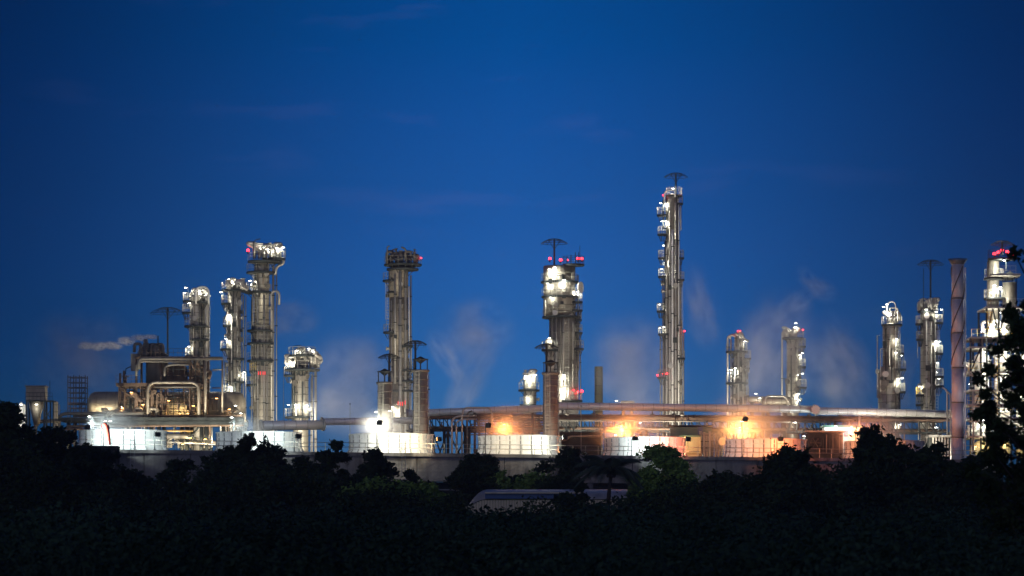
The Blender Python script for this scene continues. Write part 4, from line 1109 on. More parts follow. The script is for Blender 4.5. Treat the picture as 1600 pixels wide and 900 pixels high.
box(t, 'floor', P(1513, 712, 424), (3.6, 1.5, .2), M['galv'])
for x in (1502, 1526): tube(t, 'leg', [(PX(x, 424), 424, 0), P(x, 713, 424)], .12, M['dark'], 6)
handrail(t, [P(x, 711, 424, -.7) for x in range(1494, 1534, 7)], M['yellow'], 1.2, closed=False)

# ------------------------------------------------------------------ left process unit
D = 446; s = D/5000
big = drum('huge long insulated drum lit from below in two places at far left', 137, 384, 633, 21, 452, 'clad_warm', 'drum', False)
for x in (165, 215, 300, 360): box(big, 'saddle', P(x, 655, 452), (.7, 3, 1.6), M['dark'])
lamp(big, P(152, 648, 448.9), 420, (1, .85, .55), r=.15); lamp(big, P(162, 648, 448.9), 300, (1, .85, .55), r=.15); lamp(big, P(281, 650, 448.9), 420, (1, .7, .3), r=.15); lamp(big, P(294, 650, 448.9), 300, (1, .7, .3), r=.2); lamp(big, P(189, 640, 447), 60, r=.2)
LU = thing('process_structure', 'sooty steel process structure with pipes and platforms at far left', 'process structure', (PX(250, D), D, 0))
for y, xa, xb, mt in ((657, 98, 384, 'dark'), (663, 150, 384, 'dark'), (603, 186, 318, 'brown')):
    a, b = P(xa, y, D), P(xb, y, D); box(LU, 'deck_beam', ((a.x+b.x)/2, D, a.z), (b.x-a.x, 9 if y > 650 else 7, .45), M[mt])
for xa, xb, y in ((186, 232, 601), (100, 236, 655), (255, 384, 655)):
    handrail(LU, [P(x, y, D, -3.6) for x in np.arange(xa, xb, 8)], M['brown'], 1.1, closed=False)
for x in (112, 150, 205, 232, 252, 288, 296, 318, 326, 352, 380):
    for dy in (-3, 3.5): tube(LU, 'leg', [(PX(x, D), D+dy, 0), P(x, 657, D, dy)], .26, M['dark'], 6)
for x in (192, 217, 255, 300, 322):
    for dy in (-3, 3.2): tube(LU, 'post', [P(x, 657, D, dy), P(x, 562 if x > 200 else 585, D, dy)], .16, M['brown'], 6)
for a, b in (((192, 604), (205, 625)), ((217, 604), (205, 625)), ((300, 603), (312, 566)), ((322, 603), (312, 566)), ((300, 566), (322, 603)), ((288, 700), (318, 664)), ((318, 700), (288, 664)), ((352, 700), (380, 664))):
    tube(LU, 'brace', [P(*a, D, -3), P(*b, D, -3)], .14, M['brown'] if a[1] < 660 else M['dark'], 5)
for pts, r, mt in [([(222, 580), (222, 563), (352, 563)], 2.8, 'clad_dark'), ([(218, 590), (218, 572), (226, 567), (300, 568)], 2.0, 'clad_dark'), ([(236, 652), (236, 600), (315, 600), (315, 655)], 2.4, 'clad_warm'),
                   ([(351, 650), (351, 562)], 1.4, 'clad_warm'), ([(325, 655), (325, 566)], 1.8, 'clad_warm'), ([(246, 607), (312, 607)], 1.6, 'clad_dark'), ([(262, 590), (262, 575), (274, 572), (300, 572)], 2.2, 'clad_dark'),
                   ([(99, 690), (99, 652), (108, 648), (230, 648)], 2.6, 'clad_dark'), ([(110, 668), (384, 666)], 2.0, 'brown'), ([(120, 652), (384, 652)], 1.6, 'brown'), ([(262, 675), (306, 675)], 1.8, 'orangepipe'), ([(262, 683), (300, 683)], 4.0, 'clad_dark'),
                   ([(262, 692), (345, 696)], 1.2, 'pipe'), ([(106, 672), (140, 672), (140, 690)], 2.0, 'brown'), ([(62, 690), (62, 660), (100, 660)], 3.0, 'clad_dark'), ([(335, 700), (335, 664)], 1.0, 'pipe')]:
    y0 = -3.7 if r > 3 else -3.2-(.3*r)
    tube(LU, 'pipe', bend([P(x, y, D, y0) for x, y in pts], 1.2), r*s, M[mt], 12)
for x0, x1, yt, yb, mt in ((224, 231, 531, 565, 'clad_dark'), (233, 240, 538, 566, 'brown'), (242, 248, 545, 566, 'clad_dark'), (228, 262, 562, 600, 'clad_dark'), (264, 292, 573, 600, 'brown'), (226, 232, 600, 652, 'clad_dark'), (296, 303, 600, 655, 'clad_warm')):
    c = (PX((x0+x1)/2, D), D); MB().lathe(c, [((x1-x0)/2*s, PZ(yb, D)), ((x1-x0)/2*s, PZ(yt, D)), ((x1-x0)/2*s*.8, PZ(yt, D)+.1)], 16).build('vessel', M[mt], LU)
tube(LU, 'exhaust_pipe', [P(247.5, 560, D, -.5), P(247.5, 525, D, -.5)], .09, M['dark'], 6)
box(LU, 'cabinet', P(212, 567, D, -1), (1.0, 1.0, 2.4), M['clad_dark'])
tube(LU, 'davit', [P(196, 585, D), P(197, 576, D), P(211, 570, D)], .08, M['dark'], 5)
box(LU, 'upper_floor', P(262, 560, D), (8.6, 5.5, .2), M['brown'])
handrail(LU, [P(x, 559, D, -2.6) for x in range(218, 306, 7)], M['brown'], 1.1, closed=False)
handrail(LU, [P(x, 601, D, -3.5) for x in range(262, 318, 8)], M['brown'], 1.1, closed=False)
clutter(LU, 220, 255, 536, 560, D, 24, 31, 'clad_dark'); clutter(LU, 262, 318, 570, 600, D, 26, 32, 'brown'); clutter(LU, 192, 318, 604, 640, D-3, 22, 36, 'brown'); clutter(LU, 160, 240, 636, 655, D-3, 14, 33, 'clad_warm'); clutter(LU, 250, 330, 676, 700, D, 22, 34, 'clad_warm')
clutter(LU, 355, 384, 640, 656, D-2, 8, 35, 'clad_warm')
for x, y, pw, col in ((302, 690, 150, WARM), (325, 692, 160, WARM), (290, 700, 120, WARM), (112, 694, 130, WARM), (118, 688, 160, WARM), (170, 664, 40, WHITE), (178, 664, 40, WHITE), (380, 652, 30, WHITE), (372, 640, 25, WHITE)):
    lamp(LU, P(x, y, D, -4), pw, col, r=.18)
for k in range(46):
    x = random.uniform(186, 345); ya = random.uniform(570, 640); ln = random.uniform(6, 26); dy = random.uniform(-3.4, 2.5); hz_ = random.random() < .5
    tube(LU, 'small_pipe', [P(x, ya, D, dy), P(x+ln if hz_ else x, ya if hz_ else ya+ln, D, dy)], random.uniform(.05, .15), M[random.choice(('brown', 'clad_dark', 'dark', 'clad_warm'))], 6)
for k in range(26):
    x = random.uniform(100, 370); dy = random.uniform(-3.8, 2)
    tube(LU, 'dropper', [P(x, 652, D, dy), P(x, random.uniform(668, 700), D, dy)], random.uniform(.05, .14), M[random.choice(('brown', 'clad_dark', 'pipe'))], 6)
for y in np.arange(568, 652, 11.0):      # light steel framing in front of the vessels
    xa, xb = (262, 320) if y < 600 else (190, 322)
    tube(LU, 'frame_rail', [P(xa, y, D, -3.3), P(xb, y, D, -3.3)], .05, M['dark'], 4); tube(LU, 'frame_rail', [P(xa, y+4, D, 2.8), P(xb, y+4, D, 2.8)], .05, M['brown'], 4)
for x in np.arange(190, 330, 8.5):
    tube(LU, 'frame_post', [P(x, 656, D, -3.35), P(x, 604 if x < 262 else 564, D, -3.35)], .05, M['dark' if int(x) % 2 else 'brown'], 4)
for x in (196, 210, 228, 268, 306, 342, 362):
    lamp(LU, P(x, random.uniform(612, 650), D, -3.6), 14, WARM, r=.12)
# scaffold tower
D = 455; s = D/5000
t = thing('scaffold_tower', 'open tubular scaffold tower left of the huge drum', 'scaffold', (PX(121, D), D, 0))
for x in (108, 117, 126, 135):
    for dy in (-1.2, 1.2): tube(t, 'standard', [(PX(x, D), D+dy, 0), P(x, 587, D, dy)], .07, M['brown'], 5)
for y in range(590, 656, 8):
    for dy in (-1.2, 1.2): tube(t, 'ledger', [P(107, y, D, dy), P(136, y, D, dy)], .055, M['brown'], 4)
for y in (606, 632): box(t, 'boards', P(121.5, y, D), (2.6, 2.4, .1), M['brown'])
for y in (640, 624, 656): tube(t, 'brace', [P(126, y, D, -1.3), P(135, y-16, D, -1.3)], .05, M['brown'], 4)
# filter house at the left end
D = 440; s = D/5000
t = thing('filter_house', 'ribbed brown filter house raised on legs at the far left end', 'filter house', (PX(58, D), D, 0))
box(t, 'wall', P(57.5, 615, D), (2.6, 2.6, 1.9), M['clad_warm']); box(t, 'roof', P(57.5, 604, D), (2.9, 2.9, .15), M['clad_dark'])
for y in (608, 614, 620): box(t, 'rib', P(57.5, y, D, -1.35), (2.62, .08, .07), M['clad_dark'])
for x in (44, 71):
    for dy in (-1.1, 1.1): tube(t, 'leg', [(PX(x, D), D+dy, 0), P(x, 625, D, dy)], .14, M['dark'], 5)
MB().lathe(P(57, 640, D), [(.35, PZ(665, D)), (1.1, PZ(627, D))], 12).build('hopper', M['clad_warm'], t)
box(t, 'walkway', P(64, 627, D), (3.8, 2.9, .12), M['dark'])
handrail(t, [P(x, 626, D, -1.4) for x in range(42, 86, 6)], M['dark'], 1.0, closed=False)
for x in (80, 84): tube(t, 'post', [(PX(x, D), D-.5, 0), P(x, 626, D, -.5)], .1, M['dark'], 5)
tube(t, 'brace', [P(71, 640, D, -1.2), P(82, 655, D, -1.2)], .07, M['dark'], 4); tube(t, 'brace', [P(82, 640, D, -1.2), P(71, 655, D, -1.2)], .07, M['dark'], 4)
tube(t, 'aerial', [P(78, 626, D), P(78, 595, D)], .04, M['dark'], 4)
lamp(t, P(60, 637, D, -1.8), 60, r=.2)
t = thing('white_tanks', 'tiny cluster of brightly lit white tanks at the far left edge', 'tank', (PX(33, 452), 452, 0))
for x0, yt in ((29, 634), (33, 628), (37, 631)):
    MB().lathe(P(x0, yt, 452), [(.28, 0), (.28, PZ(yt+2, 452)), (.1, PZ(yt, 452))], 10).build('tank', M['vessel'], t)
lamp(t, P(33, 636, 449.5), 160, r=.2); lamp(t, P(33, 655, 449.5), 60, r=.2)
t = column('small_vessel', 'small upright vessel with a hoop between filter house and scaffold', 'vessel', 452, [(627, 84, 91)], 690, nozzles=0, mat='clad_warm', pipes=[(93, 632, 880, .6)])

# general plant floodlights standing on the ground behind the cooling tower, aimed up at the columns
GF = [(-48, 432, (300, 540, 462), 24000), (-36, 436, (375, 520, 466), 24000), (-28, 430, (410, 500, 470), 30000), (-20, 440, (470, 600, 455), 9000), (-8, 446, (625, 480, 482), 34000), (-13.6, 397, (632, 600, 407), 7500),
      (6, 430, (878, 520, 470), 24000), (3.5, 403.5, (861, 610, 412), 6500), (20, 438, (1050, 400, 482), 44000), (26, 446, (1050, 560, 482), 18000), (34, 440, (1155, 580, 472), 14000), (40, 446, (1238, 580, 476), 16000), (54, 430, (1390, 580, 456), 15000), (60, 436, (1450, 580, 466), 15000),
      (63, 400, (1496, 560, 412), 2300), (-52, 425, (240, 600, 446), 1100), (-56, 428, (160, 630, 450), 900)]
FT = ['the short twin column', 'the slender column', 'the tall wide column', 'the stout column with bent pipes', 'the tall unlit tan column', 'the two hatted vent stacks',
      'the very wide bright column', 'the single hatted vent stack', 'the top of the tallest column', 'the foot of the tallest column', 'the pipe-wrapped column', 'the plain grey column', 'the stepped column', 'the column with the umbrella mast',
      'the spiral finned chimney', 'the sooty process structure', 'the huge insulated drum']
for k, (x, y, tg, pw) in enumerate(GF):
    t = thing('ground_floodlight', 'floodlight on a post behind the cooling tower aimed at '+FT[k], 'floodlight', (x, y, 0), 'ground floodlights behind the cooling tower')
    hz = 11.5
    tube(t, 'post', [(x, y, 0), (x, y, hz-.4)], .1, M['dark'], 6)
    flood(t, (x, y-.1, hz), P(*tg), pw, (1, .90, .70) if k != 14 else (.9, .88, 1), 75, .5)

# ------------------------------------------------------------------ warehouse roof among the trees
D = 292
t = thing('warehouse', 'low warehouse with a pale ribbed roof and blue skylight strip among the trees', 'warehouse', (PX(850, D), D, 0))
nx = 44; x0, x1 = 727, 985
s = D/5000
yr = PZ(780, D); W = (x1-x0)*s; n = 60
pw_ = W/n
def roofz(x):   # rounded hip at the left end
    q = min(1, max(0, (x-PX(724, D))/2.2)); return 1-(1-q)**2.2
for k in range(n):
    xa = PX(x0, D)+k*pw_; c = xa+pw_/2; h = roofz(c)
    mb = MB(); zt_ = PZ(781, D)-1.2*(1-h)
    mb.box((c, D, zt_/2), (pw_-.03, .22, zt_)); mb.box((c, D-.13, zt_/2), (pw_*.35, .06, zt_-.02)); mb.build('wall_sheet', M['roof'], t)
mb = MB()
xs_ = np.linspace(PX(x0-1, D), PX(x1, D), 40)
for j, (yy, zz) in enumerate(((D-.3, 0), (D+.6, .55), (D+3, .85), (D+9, 1.1), (D+15, .6))):
    for x in xs_: mb.v.append((x, yy, PZ(780, D)-1.3*(1-roofz(x))+zz*roofz(x)))
for j in range(4):
    for i in range(39): a = j*40+i; mb.face((a, a+1, a+41, a+40), True)
mb.build('roof', M['roof'], t)
box(t, 'skylight_strip', ((PX(758, D)+PX(900, D))/2, D-.25, PZ(775, D)), (PX(900, D)-PX(758, D), .5, .5), M['bluepaint'])
box(t, 'gutter', ((PX(758, D)+PX(912, D))/2, D-.5, PZ(770.3, D)), (PX(912, D)-PX(758, D), .6, .12), M['roof'])

# ------------------------------------------------------------------ vegetation
def leaves_mesh(name, C, size, mat, aspect=.5, flat=.6, jitter=.35):
    """one diamond leaf (bent along its midrib) per centre point"""
    n = len(C)
    u = rng.normal(size=(n, 3)); u[:, 2] *= flat; u /= np.linalg.norm(u, axis=1, keepdims=True)
    w_ = rng.normal(size=(n, 3)); v = np.cross(u, w_); v /= np.linalg.norm(v, axis=1, keepdims=True)
    L_ = (np.asarray(size)*(1+jitter*rng.uniform(-1, 1, n)))[:, None]
    nn = np.cross(u, v)
    V_ = np.empty((n, 4, 3))
    V_[:, 0] = C-u*L_*.5; V_[:, 1] = C+v*L_*aspect*.5+nn*L_*.08; V_[:, 2] = C+u*L_*.5; V_[:, 3] = C-v*L_*aspect*.5+nn*L_*.08
    me = bpy.data.meshes.new(name)
    me.vertices.add(n*4); me.vertices.foreach_set('co', V_.reshape(-1).astype(np.float32))
    me.loops.add(n*4); me.loops.foreach_set('vertex_index', np.arange(n*4, dtype=np.int32))
    me.polygons.add(n); me.polygons.foreach_set('loop_start', np.arange(0, n*4, 4, dtype=np.int32)); me.polygons.foreach_set('loop_total', np.full(n, 4, dtype=np.int32))
    me.update(calc_edges=True); me.materials.append(mat)
    return me
def crown_points(n, R, H, nb, seed, clump=.34):
    """leaves on many small uneven sprays spread over a lumpy crown; metres, base at z=0"""
    r_ = np.random.default_rng(seed)
    c = r_.normal(size=(nb, 3)); c /= np.linalg.norm(c, axis=1, keepdims=True)
    c *= (r_.uniform(.15, 1, nb)**.5)[:, None]; c[:, 0] *= R*.72; c[:, 1] *= R*.72; c[:, 2] = H*(.48+.40*c[:, 2]*(1-.35*(np.hypot(c[:, 0], c[:, 1])/R)))
    rad = R*clump*r_.uniform(.5, 1.15, nb)
    cs = []
    for i in range(nb):
        sub = 22
        q = r_.normal(size=(sub, 3)); q /= np.linalg.norm(q, axis=1, keepdims=True); q[:, 2] = np.abs(q[:, 2])*.9-.15
        ln = rad[i]*r_.uniform(.5, 1.35+.5*(seed % 3 == 0), sub)
        for k in range(sub):           # a spray: leaves strung along a twig that leaves the clump
            for f in (.35, .6, .8, 1.0, 1.15): cs.append((*(c[i]+q[k]*ln[k]*f), rad[i]*(.30-.2*f)+.10))
    cs = np.array(cs)
    pick = r_.integers(0, len(cs), n)
    pts = cs[pick, :3]+r_.normal(size=(n, 3))*cs[pick, 3:4]*.75
    pts[:, 2] = np.maximum(pts[:, 2], .05)
    return pts, c, rad
def tree(label, px, ytop, wpx, D, mat='leaf', seed=0, n=9000, leaf=.40, name='tree', dens=1.0, trunk=True, group=None, ybot=None, gy=0):
    R = wpx/2*D/5000; Ht = PZ(ytop, D); X = PX(px, D)
    H = Ht*.80 if ybot is None else Ht-PZ(ybot, D); z0 = Ht-H
    t = thing(name, label, 'tree' if name != 'bush' else 'bush', (X, D, 0), group)
    pts, cc, rad = crown_points(int(n*1.9), R*1.12, H, 34, seed, .27)
    pts[:, 2] += z0*.98-(np.quantile(pts[:, 2], .995)+z0*.98-Ht)
    me = leaves_mesh('crown', pts, leaf, M[mat]); o = bpy.data.objects.new('crown', me); COL.objects.link(o); o.parent = t
    mb = MB(); base = Vector((0, 0, 0)); fork = Vector((R*.05, 0, z0+H*.25))
    mb.tube([base, Vector((R*.02, 0, fork.z*.5)), fork], [max(.14, R*.07), max(.11, R*.055), max(.08, R*.04)], 8)
    for i in range(0, 34, 2):
        e_ = Vector(cc[i])+Vector((0, 0, z0)); m_ = fork.lerp(e_, .5)+Vector((0, 0, -.1*R))
        mb.tube([fork, m_, e_], [max(.05, R*.025), max(.035, R*.016), .02], 5)
    o = mb.build('trunk', M['bark'], None); o.parent = t
    return t
TREES = [  # label, px, top, width, D, mat, seed
    ('dark round tree cut by the left edge, rising to the lit tanks', 2, 634, 105, 255, 'leaf', 1, 14000),
    ('dark tree just below the far left filter house', 78, 672, 120, 262, 'leaf', 2, 14000),
    ('dark tree sloping down beneath the leftmost fan stack', 140, 700, 110, 270, 'leaf', 3, 11000),
    ('low dark tree below the bare stretch of concrete wall at left', 206, 738, 100, 275, 'leaf', 4, 9000),
    ('dark shrubby tree with pointed top left of the dim fan stack', 282, 722, 90, 285, 'leaf', 5, 9000),
    ('dark bushy tree covering the foot of the dim second fan stack', 385, 688, 120, 280, 'leaf', 6, 15000),
    ('dark tree right of the dim second fan stack', 440, 702, 90, 300, 'leaf', 7, 9000),
    ('dark pointed tree left of the brilliant white fan stack', 512, 693, 78, 290, 'leaf', 8, 9000),
    ('dark tree under the brilliant white fan stack', 590, 706, 76, 300, 'leaf', 9, 9000),
    ('small dark tree before the blank wall left of the cream fan stack', 645, 738, 80, 300, 'leaf', 10, 8000),
    ('feathery dark tree in front of the concrete wall below the cream fan stack', 742, 712, 90, 310, 'leaf', 11, 7000),
    ('dark shrub left of the palm against the wall', 880, 704, 90, 318, 'leaf', 12, 8000),
    ('dark leafy tree hiding the middle of the warehouse, left of the palm', 893, 758, 56, 272, 'leaf', 31, 7000),
    ('dark shrub behind the warehouse roof', 815, 745, 70, 330, 'leaf', 13, 6000),
    ('big lit green tree right of the palm under the pink fan stack', 1040, 700, 120, 305, 'leaf_lit', 14, 15000),
    ('dark tree low between the lit green tree and the big dark tree', 1120, 742, 100, 290, 'leaf', 15, 9000),
    ('broad dark tree under the orange fan stack', 1225, 705, 150, 250, 'leaf', 16, 15000),
    ('tallest broad dark tree hiding the last fan stack', 1370, 678, 160, 240, 'leaf', 17, 19000),
    ('dark tree right of the tallest broad tree, under the finned cooler', 1452, 698, 80, 235, 'leaf', 18, 9000),
    ('dark tree at the foot of the spiral finned chimney', 1520, 716, 110, 230, 'leaf', 19, 11000),
]
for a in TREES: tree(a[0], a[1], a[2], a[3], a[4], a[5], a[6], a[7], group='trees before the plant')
for lab, px_, yt, wd, Dd, sd in [('light green bush low left of centre', 588, 752, 120, 262, 41), ('light green bush right beside the left end of the warehouse', 652, 757, 90, 268, 42),
                           ('light green shrub peeking over the warehouse roof', 838, 742, 110, 325, 43), ('light green bush at the foot of the palm on its right', 1010, 738, 60, 290, 44), ('pale green shrub behind the left end of the warehouse', 770, 738, 60, 325, 45)]:
    tree(lab, px_, yt, wd, Dd, 'leaf_lit', sd, 7000, .4, 'bush', ybot=yt+80, group='light green bushes')

# coconut palm
D = 268; base = Vector((PX(948, D), D, 0)); top = P(955, 738, D)
t = thing('palm_tree', 'dark coconut palm with drooping fronds in front of the warehouse', 'palm tree', base)
tube(t, 'trunk', [base, base.lerp(top, .4)+Vector((-.25, 0, 0)), base.lerp(top, .8)+Vector((-.12, 0, 0)), top], [.26, .2, .17, .16], M['bark'], 10)
for k in range(20):
    a = 2*PI*k/20+random.uniform(-.15, .15); el = random.uniform(-.15, 1.25); Lf = random.uniform(3.2, 4.1)
    u = Vector((math.cos(a), math.sin(a), 0)); pts = []; p = top.copy(); d = (u*math.cos(el)+Vector((0, 0, math.sin(el))))
    for q in range(12):
        pts.append(p.copy()); p = p+d*(Lf/11); d = (d+Vector((0, 0, -.17))).normalized()
    mb = MB(); mb.tube(pts, [.05-.0035*i for i in range(12)], 4)
    for q in range(1, 12):
        tdir = (pts[q]-pts[q-1]).normalized(); sd = tdir.cross(Vector((0, 0, 1))).normalized()
        for fr in (0, .33, .66):
            b0 = pts[q-1].lerp(pts[q], fr); ll = .95*math.sin(PI*min(1, (q+fr)/12+.08))**.6+.1
            for sg in (-1, 1):
                tip = b0+sd*sg*ll*.8+tdir*ll*.45+Vector((0, 0, -ll*.45)); k_ = len(mb.v)
                mb.v += [tuple(b0-tdir*.035), tuple(b0+tdir*.035), tuple(b0.lerp(tip, .5)+tdir*.05+Vector((0, 0, .05))), tuple(tip)]
                mb.face((k_, k_+1, k_+2, k_+3))
    mb.build('frond', M['palm_leaf'], t)
mb = MB()
for k in range(7): mb.lathe(top+Vector((.28*math.cos(k), .28*math.sin(k), 0)), [(.02, top.z-.45), (.12, top.z-.38), (.14, top.z-.25), (.05, top.z-.14)], 8)
mb.build('coconuts', M['bark'], t)

# near tree hanging into the picture from the right
D = 62
t = thing('near_tree', 'close dark leafy tree hanging in from the right edge', 'tree', (PX(1640, D), D, 0))
rr = np.random.default_rng(5)
mb = MB(); tb = Vector((PX(1640, D), D, 0))
mb.tube([tb, P(1625, 800, D), P(1615, 700, D), P(1640, 560, D), P(1650, 420, D)], [.2, .17, .14, .1, .05], 8)
sprays = [(1590, 480, 10), (1580, 492, 9), (1592, 508, 12), (1575, 520, 8), (1566, 536, 9), (1590, 545, 12), (1598, 527, 10), (1560, 545, 6), (1582, 565, 12), (1596, 585, 16), (1575, 595, 9), (1595, 390, 5), (1600, 398, 7),
          (1530, 583, 6), (1536, 590, 6), (1580, 622, 14), (1560, 632, 10), (1545, 642, 9), (1530, 648, 7), (1595, 640, 18), (1570, 655, 12), (1550, 668, 9), (1585, 670, 15), (1600, 690, 20), (1565, 685, 12), (1540, 690, 8), (1535, 708, 10),
          (1575, 708, 18), (1555, 728, 18), (1600, 730, 26), (1590, 755, 26), (1560, 765, 22), (1600, 610, 16), (1520, 738, 14), (1535, 760, 20), (1600, 800, 34), (1560, 810, 34), (1605, 560, 12), (1548, 612, 5), (1608, 520, 12), (1612, 470, 9), (1620, 600, 20), (1625, 660, 24), (1630, 720, 28)]
C = []
for x, y, rp in sprays:
    c = Vector(P(x, y, D, rr.uniform(-1.5, 1.5))); R = rp*D/5000
    st = P(1622+rr.uniform(-8, 8), min(830, y+rr.uniform(20, 60)), D); mb.tube([st, st.lerp(c, .55)+Vector((0, 0, -.15)), c], [.03, .02, .008], 5)
    for q in range(int(5+rp*.5)):
        d = Vector(rr.normal(size=3)); d.x -= .5; d.normalize(); ln = R*rr.uniform(.6, 1.7); s0 = c-d*R*.3; e_ = c+d*ln+Vector((0, 0, -.25*ln))
        mb.tube([s0, c+d*ln*.5, e_], [.012, .008, .004], 3, caps=False)
        m = int(12+ln*26)
        for f in rr.uniform(.05, 1.05, m): C.append(np.array(s0.lerp(e_, f))+rr.normal(size=3)*.055)
C = np.array(C)-np.array(tb)
me = leaves_mesh('crown', C, .12, M['leaf'], .5, .9, .5); o = bpy.data.objects.new('crown', me); COL.objects.link(o); o.parent = t
mb.build('trunk', M['bark'], t)

# undergrowth: a rolling mass of shrubs between the camera and the plant
def undergrowth(D0, D1, h0, h1, nclump, per, leaf, name, label_mat, seed):
    r_ = np.random.default_rng(seed); Dd = r_.uniform(D0, D1, nclump); X = (r_.uniform(-60, 1660, nclump)-800)*Dd/5000*1.08
    lump = .5+.5*np.sin(X*.31+seed)*np.cos(Dd*.13+X*.07)+.3*np.sin(X*.9+Dd*.4)
    Htop = (h0+(h1-h0)*(Dd-D0)/(D1-D0))*(.74+.24*lump+r_.uniform(-.2, .2, nclump))
    pts = []
    for i in range(nclump):
        R = Htop[i]*r_.uniform(.22, .40); c = np.array([X[i], Dd[i], Htop[i]-R])
        v = r_.normal(size=(per, 3)); v /= np.linalg.norm(v, axis=1, keepdims=True); p = c+v*R*(r_.uniform(0, 1, per)**.35)[:, None]*np.array([1.25, 1.25, 1.0])
        pts.append(p)
    pts = np.concatenate(pts); pts[:, 2] = np.maximum(pts[:, 2], .1)
    me = leaves_mesh(name, pts, leaf, M[label_mat]); o = bpy.data.objects.new(name, me); COL.objects.link(o); o['kind'] = 'stuff'
    return o
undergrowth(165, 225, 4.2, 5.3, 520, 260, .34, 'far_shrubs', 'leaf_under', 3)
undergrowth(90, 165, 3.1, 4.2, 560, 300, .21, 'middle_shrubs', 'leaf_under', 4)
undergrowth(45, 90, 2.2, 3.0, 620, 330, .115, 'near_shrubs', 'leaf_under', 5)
# thicket between the trees: higher to the left and right, low in front of the warehouse
hx = [-80, 0, 60, 130, 190, 230, 270, 340, 400, 470, 520, 560, 650, 700, 740, 800, 900, 980, 1010, 1060, 1120, 1180, 1250, 1350, 1450, 1550, 1680]
hy = [660, 668, 700, 722, 760, 782, 748, 718, 712, 718, 728, 744, 752, 766, 798, 803, 782, 778, 768, 748, 752, 740, 730, 716, 724, 732, 732]
r_ = np.random.default_rng(11)
pts = []
for i in range(1500):
    Dd = r_.uniform(225, 292); x = r_.uniform(-70, 1670)
    yt = np.interp(x, hx, hy)+r_.uniform(-9, 10)-14*math.sin(x*.061)*math.sin(x*.023+1)-7*math.sin(x*.15)
    if 725 < x < 1000: Dd = min(Dd, 280)
    zt = PZ(yt, Dd); f = r_.uniform(.35, 1.0); R = r_.uniform(.7, 1.5); m = 150
    v = r_.normal(size=(m, 3)); v /= np.linalg.norm(v, axis=1, keepdims=True)
    pts.append(np.array([PX(x, Dd), Dd, max(.5, zt*f-R)])+v*R*(r_.uniform(0, 1, m)**.45)[:, None]*np.array([1.5, 1.3, 1.0])*r_.uniform(.7, 1.3, (m, 1)))
pts = np.concatenate(pts); pts[:, 2] = np.maximum(pts[:, 2], .1)
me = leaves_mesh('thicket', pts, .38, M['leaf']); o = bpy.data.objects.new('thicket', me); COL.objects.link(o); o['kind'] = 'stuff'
r_ = np.random.default_rng(9)
n = 26000; Dd = r_.uniform(22, 60, n); X = (r_.uniform(-80, 1680, n)-800)*Dd/5000*1.05; h = r_.uniform(.7, 1.75, n)*(.75+.35*np.sin(X*1.3)*np.cos(Dd*.5)); lean = r_.normal(size=(n, 2))*.28
V_ = np.empty((n, 5, 3)); wd = .022
a_ = r_.uniform(0, PI, n); dx, dy_ = np.cos(a_)*wd, np.sin(a_)*wd
V_[:, 0] = np.c_[X-dx, Dd-dy_, 0*X]; V_[:, 1] = np.c_[X+dx, Dd+dy_, 0*X]
V_[:, 2] = np.c_[X+dx*.8+lean[:, 0]*h*.35, Dd+dy_*.8+lean[:, 1]*h*.35, h*.65]; V_[:, 4] = np.c_[X-dx*.8+lean[:, 0]*h*.35, Dd-dy_*.8+lean[:, 1]*h*.35, h*.65]
V_[:, 3] = np.c_[X+lean[:, 0]*h, Dd+lean[:, 1]*h, h]
me = bpy.data.meshes.new('tall_grass'); me.vertices.add(n*5); me.vertices.foreach_set('co', V_.reshape(-1).astype(np.float32))
me.loops.add(n*5); me.loops.foreach_set('vertex_index', np.arange(n*5, dtype=np.int32)); me.polygons.add(n)
me.polygons.foreach_set('loop_start', np.arange(0, n*5, 5, dtype=np.int32)); me.polygons.foreach_set('loop_total', np.full(n, 5, dtype=np.int32)); me.update(calc_edges=True)
me.materials.append(M['blade']); o = bpy.data.objects.new('tall_grass', me); COL.objects.link(o); o['kind'] = 'stuff'

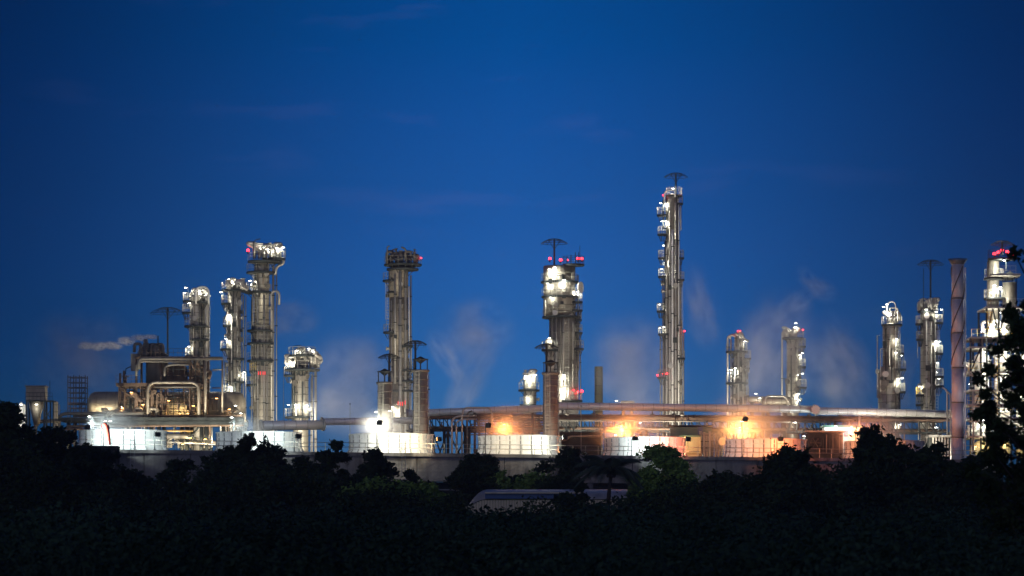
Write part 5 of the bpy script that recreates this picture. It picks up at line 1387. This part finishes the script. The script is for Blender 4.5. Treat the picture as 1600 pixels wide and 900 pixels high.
# ------------------------------------------------------------------ steam and haze
def steam_mat(name, dens, scale, thr=.45, col=(1, 1, 1), soft=.25, seed=0.0, power=1.0):
    m = bpy.data.materials.new(name); m.use_nodes = True; n, l = m.node_tree.nodes, m.node_tree.links
    n.remove(n['Principled BSDF']); pv = n.new('ShaderNodeVolumePrincipled'); l.new(pv.outputs[0], n['Material Output'].inputs['Volume'])
    pv.inputs['Color'].default_value = (*col, 1); pv.inputs['Anisotropy'].default_value = .25
    t = n.new('ShaderNodeTexCoord'); ln = n.new('ShaderNodeVectorMath'); ln.operation = 'LENGTH'; l.new(t.outputs['Object'], ln.inputs[0])
    fall = n.new('ShaderNodeMapRange'); fall.inputs['From Min'].default_value = 1.0; fall.inputs['From Max'].default_value = 1-soft*2.2
    fall.interpolation_type = 'SMOOTHSTEP'; l.new(ln.outputs['Value'], fall.inputs['Value'])
    oi = n.new('ShaderNodeObjectInfo'); ad = n.new('ShaderNodeVectorMath'); ad.operation = 'ADD'; l.new(t.outputs['Object'], ad.inputs[0])
    cmb = n.new('ShaderNodeMath'); cmb.operation = 'MULTIPLY'; cmb.inputs[1].default_value = 37; l.new(oi.outputs['Random'], cmb.inputs[0]); l.new(cmb.outputs[0], ad.inputs[1])
    no = n.new('ShaderNodeTexNoise'); no.inputs['Scale'].default_value = scale; no.inputs['Detail'].default_value = 4; no.inputs['Roughness'].default_value = .6; l.new(ad.outputs[0], no.inputs['Vector'])
    th = n.new('ShaderNodeMapRange'); th.inputs['From Min'].default_value = thr; th.inputs['From Max'].default_value = thr+.3; l.new(no.outputs[0], th.inputs['Value'])
    mu = n.new('ShaderNodeMath'); mu.operation = 'MULTIPLY'; l.new(fall.outputs[0], mu.inputs[0]); l.new(th.outputs[0], mu.inputs[1])
    m2 = n.new('ShaderNodeMath'); m2.operation = 'MULTIPLY'; m2.inputs[1].default_value = dens; l.new(mu.outputs[0], m2.inputs[0]); l.new(m2.outputs[0], pv.inputs['Density'])
    return m
_sph = MB().lathe((0, 0), [(max(.02, math.sin(a)), -math.cos(a)) for a in np.linspace(0.02, PI-.02, 14)], 20)
def steam(label, c, rad, mat, rot=(0, 0, 0), name='steam_cloud'):
    o = MB(); o.v = list(_sph.v); o.f = list(_sph.f); o.sm = list(_sph.sm)
    ob = o.build(name, mat, None); ob.location = c; ob.scale = rad; ob.rotation_euler = rot
    ob['kind'] = 'stuff'
    return ob
SM_G = steam_mat('dense_steam', .20, 2.2, .28, soft=.45)
SM_T = steam_mat('thin_steam', .14, 1.7, .40, (1, .97, 1), soft=.4)
SM_W = steam_mat('white_plume', 6, 3.2, .42, soft=.3)
for i, (rx, rz, dz) in enumerate([(4.2, 3.0, .6), (3.2, 2.2, .6), (4.6, 3.4, .8), (5.6, 4.2, .8), (6.4, 4.6, 1.2), (8.5, 5.6, 1.6), (6.5, 4.6, .8)]):
    c = CT(i, -5.2, DECK+HS+dz)+U*.6; steam('', c, (rx, 4.6, rz), SM_G)
for (px_, py_, D_, rx, ry, rz, ro) in [(560, 600, 450, 9, 8, 10, .3), (745, 520, 455, 7, 6, 6, .2), (735, 595, 452, 3.2, 5, 9, .45), (990, 580, 455, 9, 8, 10, -.3), (1283, 452, 470, 3.4, 3, 2.2, .5), (1262, 436, 472, 3.0, 3, 1.8, .9), (1240, 480, 470, 5.5, 4, 2.6, -.7), (1200, 560, 465, 8, 7, 12, .35), (1300, 590, 470, 7, 7, 9, -.4), (1325, 560, 474, 4, 5, 9, -.5), (1095, 480, 470, 3.6, 4, 8, -.25), (1415, 600, 472, 5, 5, 8, .2), (520, 640, 455, 6, 5, 4, .2), (700, 560, 458, 2.4, 4, 6, -.6), (450, 500, 475, 6, 5, 4, 0), (40, 596, 470, 1.6, 2, 1.4, .6), (130, 560, 470, 11, 8, 9, .2)]:
    steam('', P(px_, py_, D_), (rx, ry, rz), SM_T, (0, ro, 0))
for (x, y, rx, rz, ro) in [(236, 526, 1.35, .45, .1), (218, 528, 1.5, .62, .1), (198, 533, 1.7, .75, .15), (176, 540, 1.7, .75, .1), (154, 541, 1.6, .8, -.1), (134, 540, 1.4, .7, 0)]:
    steam('', P(x, y, 446), (rx, .7, rz), SM_W, (0, ro, 0))
HAZE = .0002
hm = bpy.data.materials.new('evening_haze'); hm.use_nodes = True; n_, l_ = hm.node_tree.nodes, hm.node_tree.links
n_.remove(n_['Principled BSDF']); pv = n_.new('ShaderNodeVolumePrincipled'); pv.inputs['Density'].default_value = HAZE; pv.inputs['Color'].default_value = (.9, .93, 1, 1); pv.inputs['Anisotropy'].default_value = .5
l_.new(pv.outputs[0], n_['Material Output'].inputs['Volume'])
hz = MB().box((0, 290, 34), (700, 640, 70)).build('haze', hm); hz['kind'] = 'stuff'

for o in bpy.data.objects:
    if '_w' in o: del o['_w']
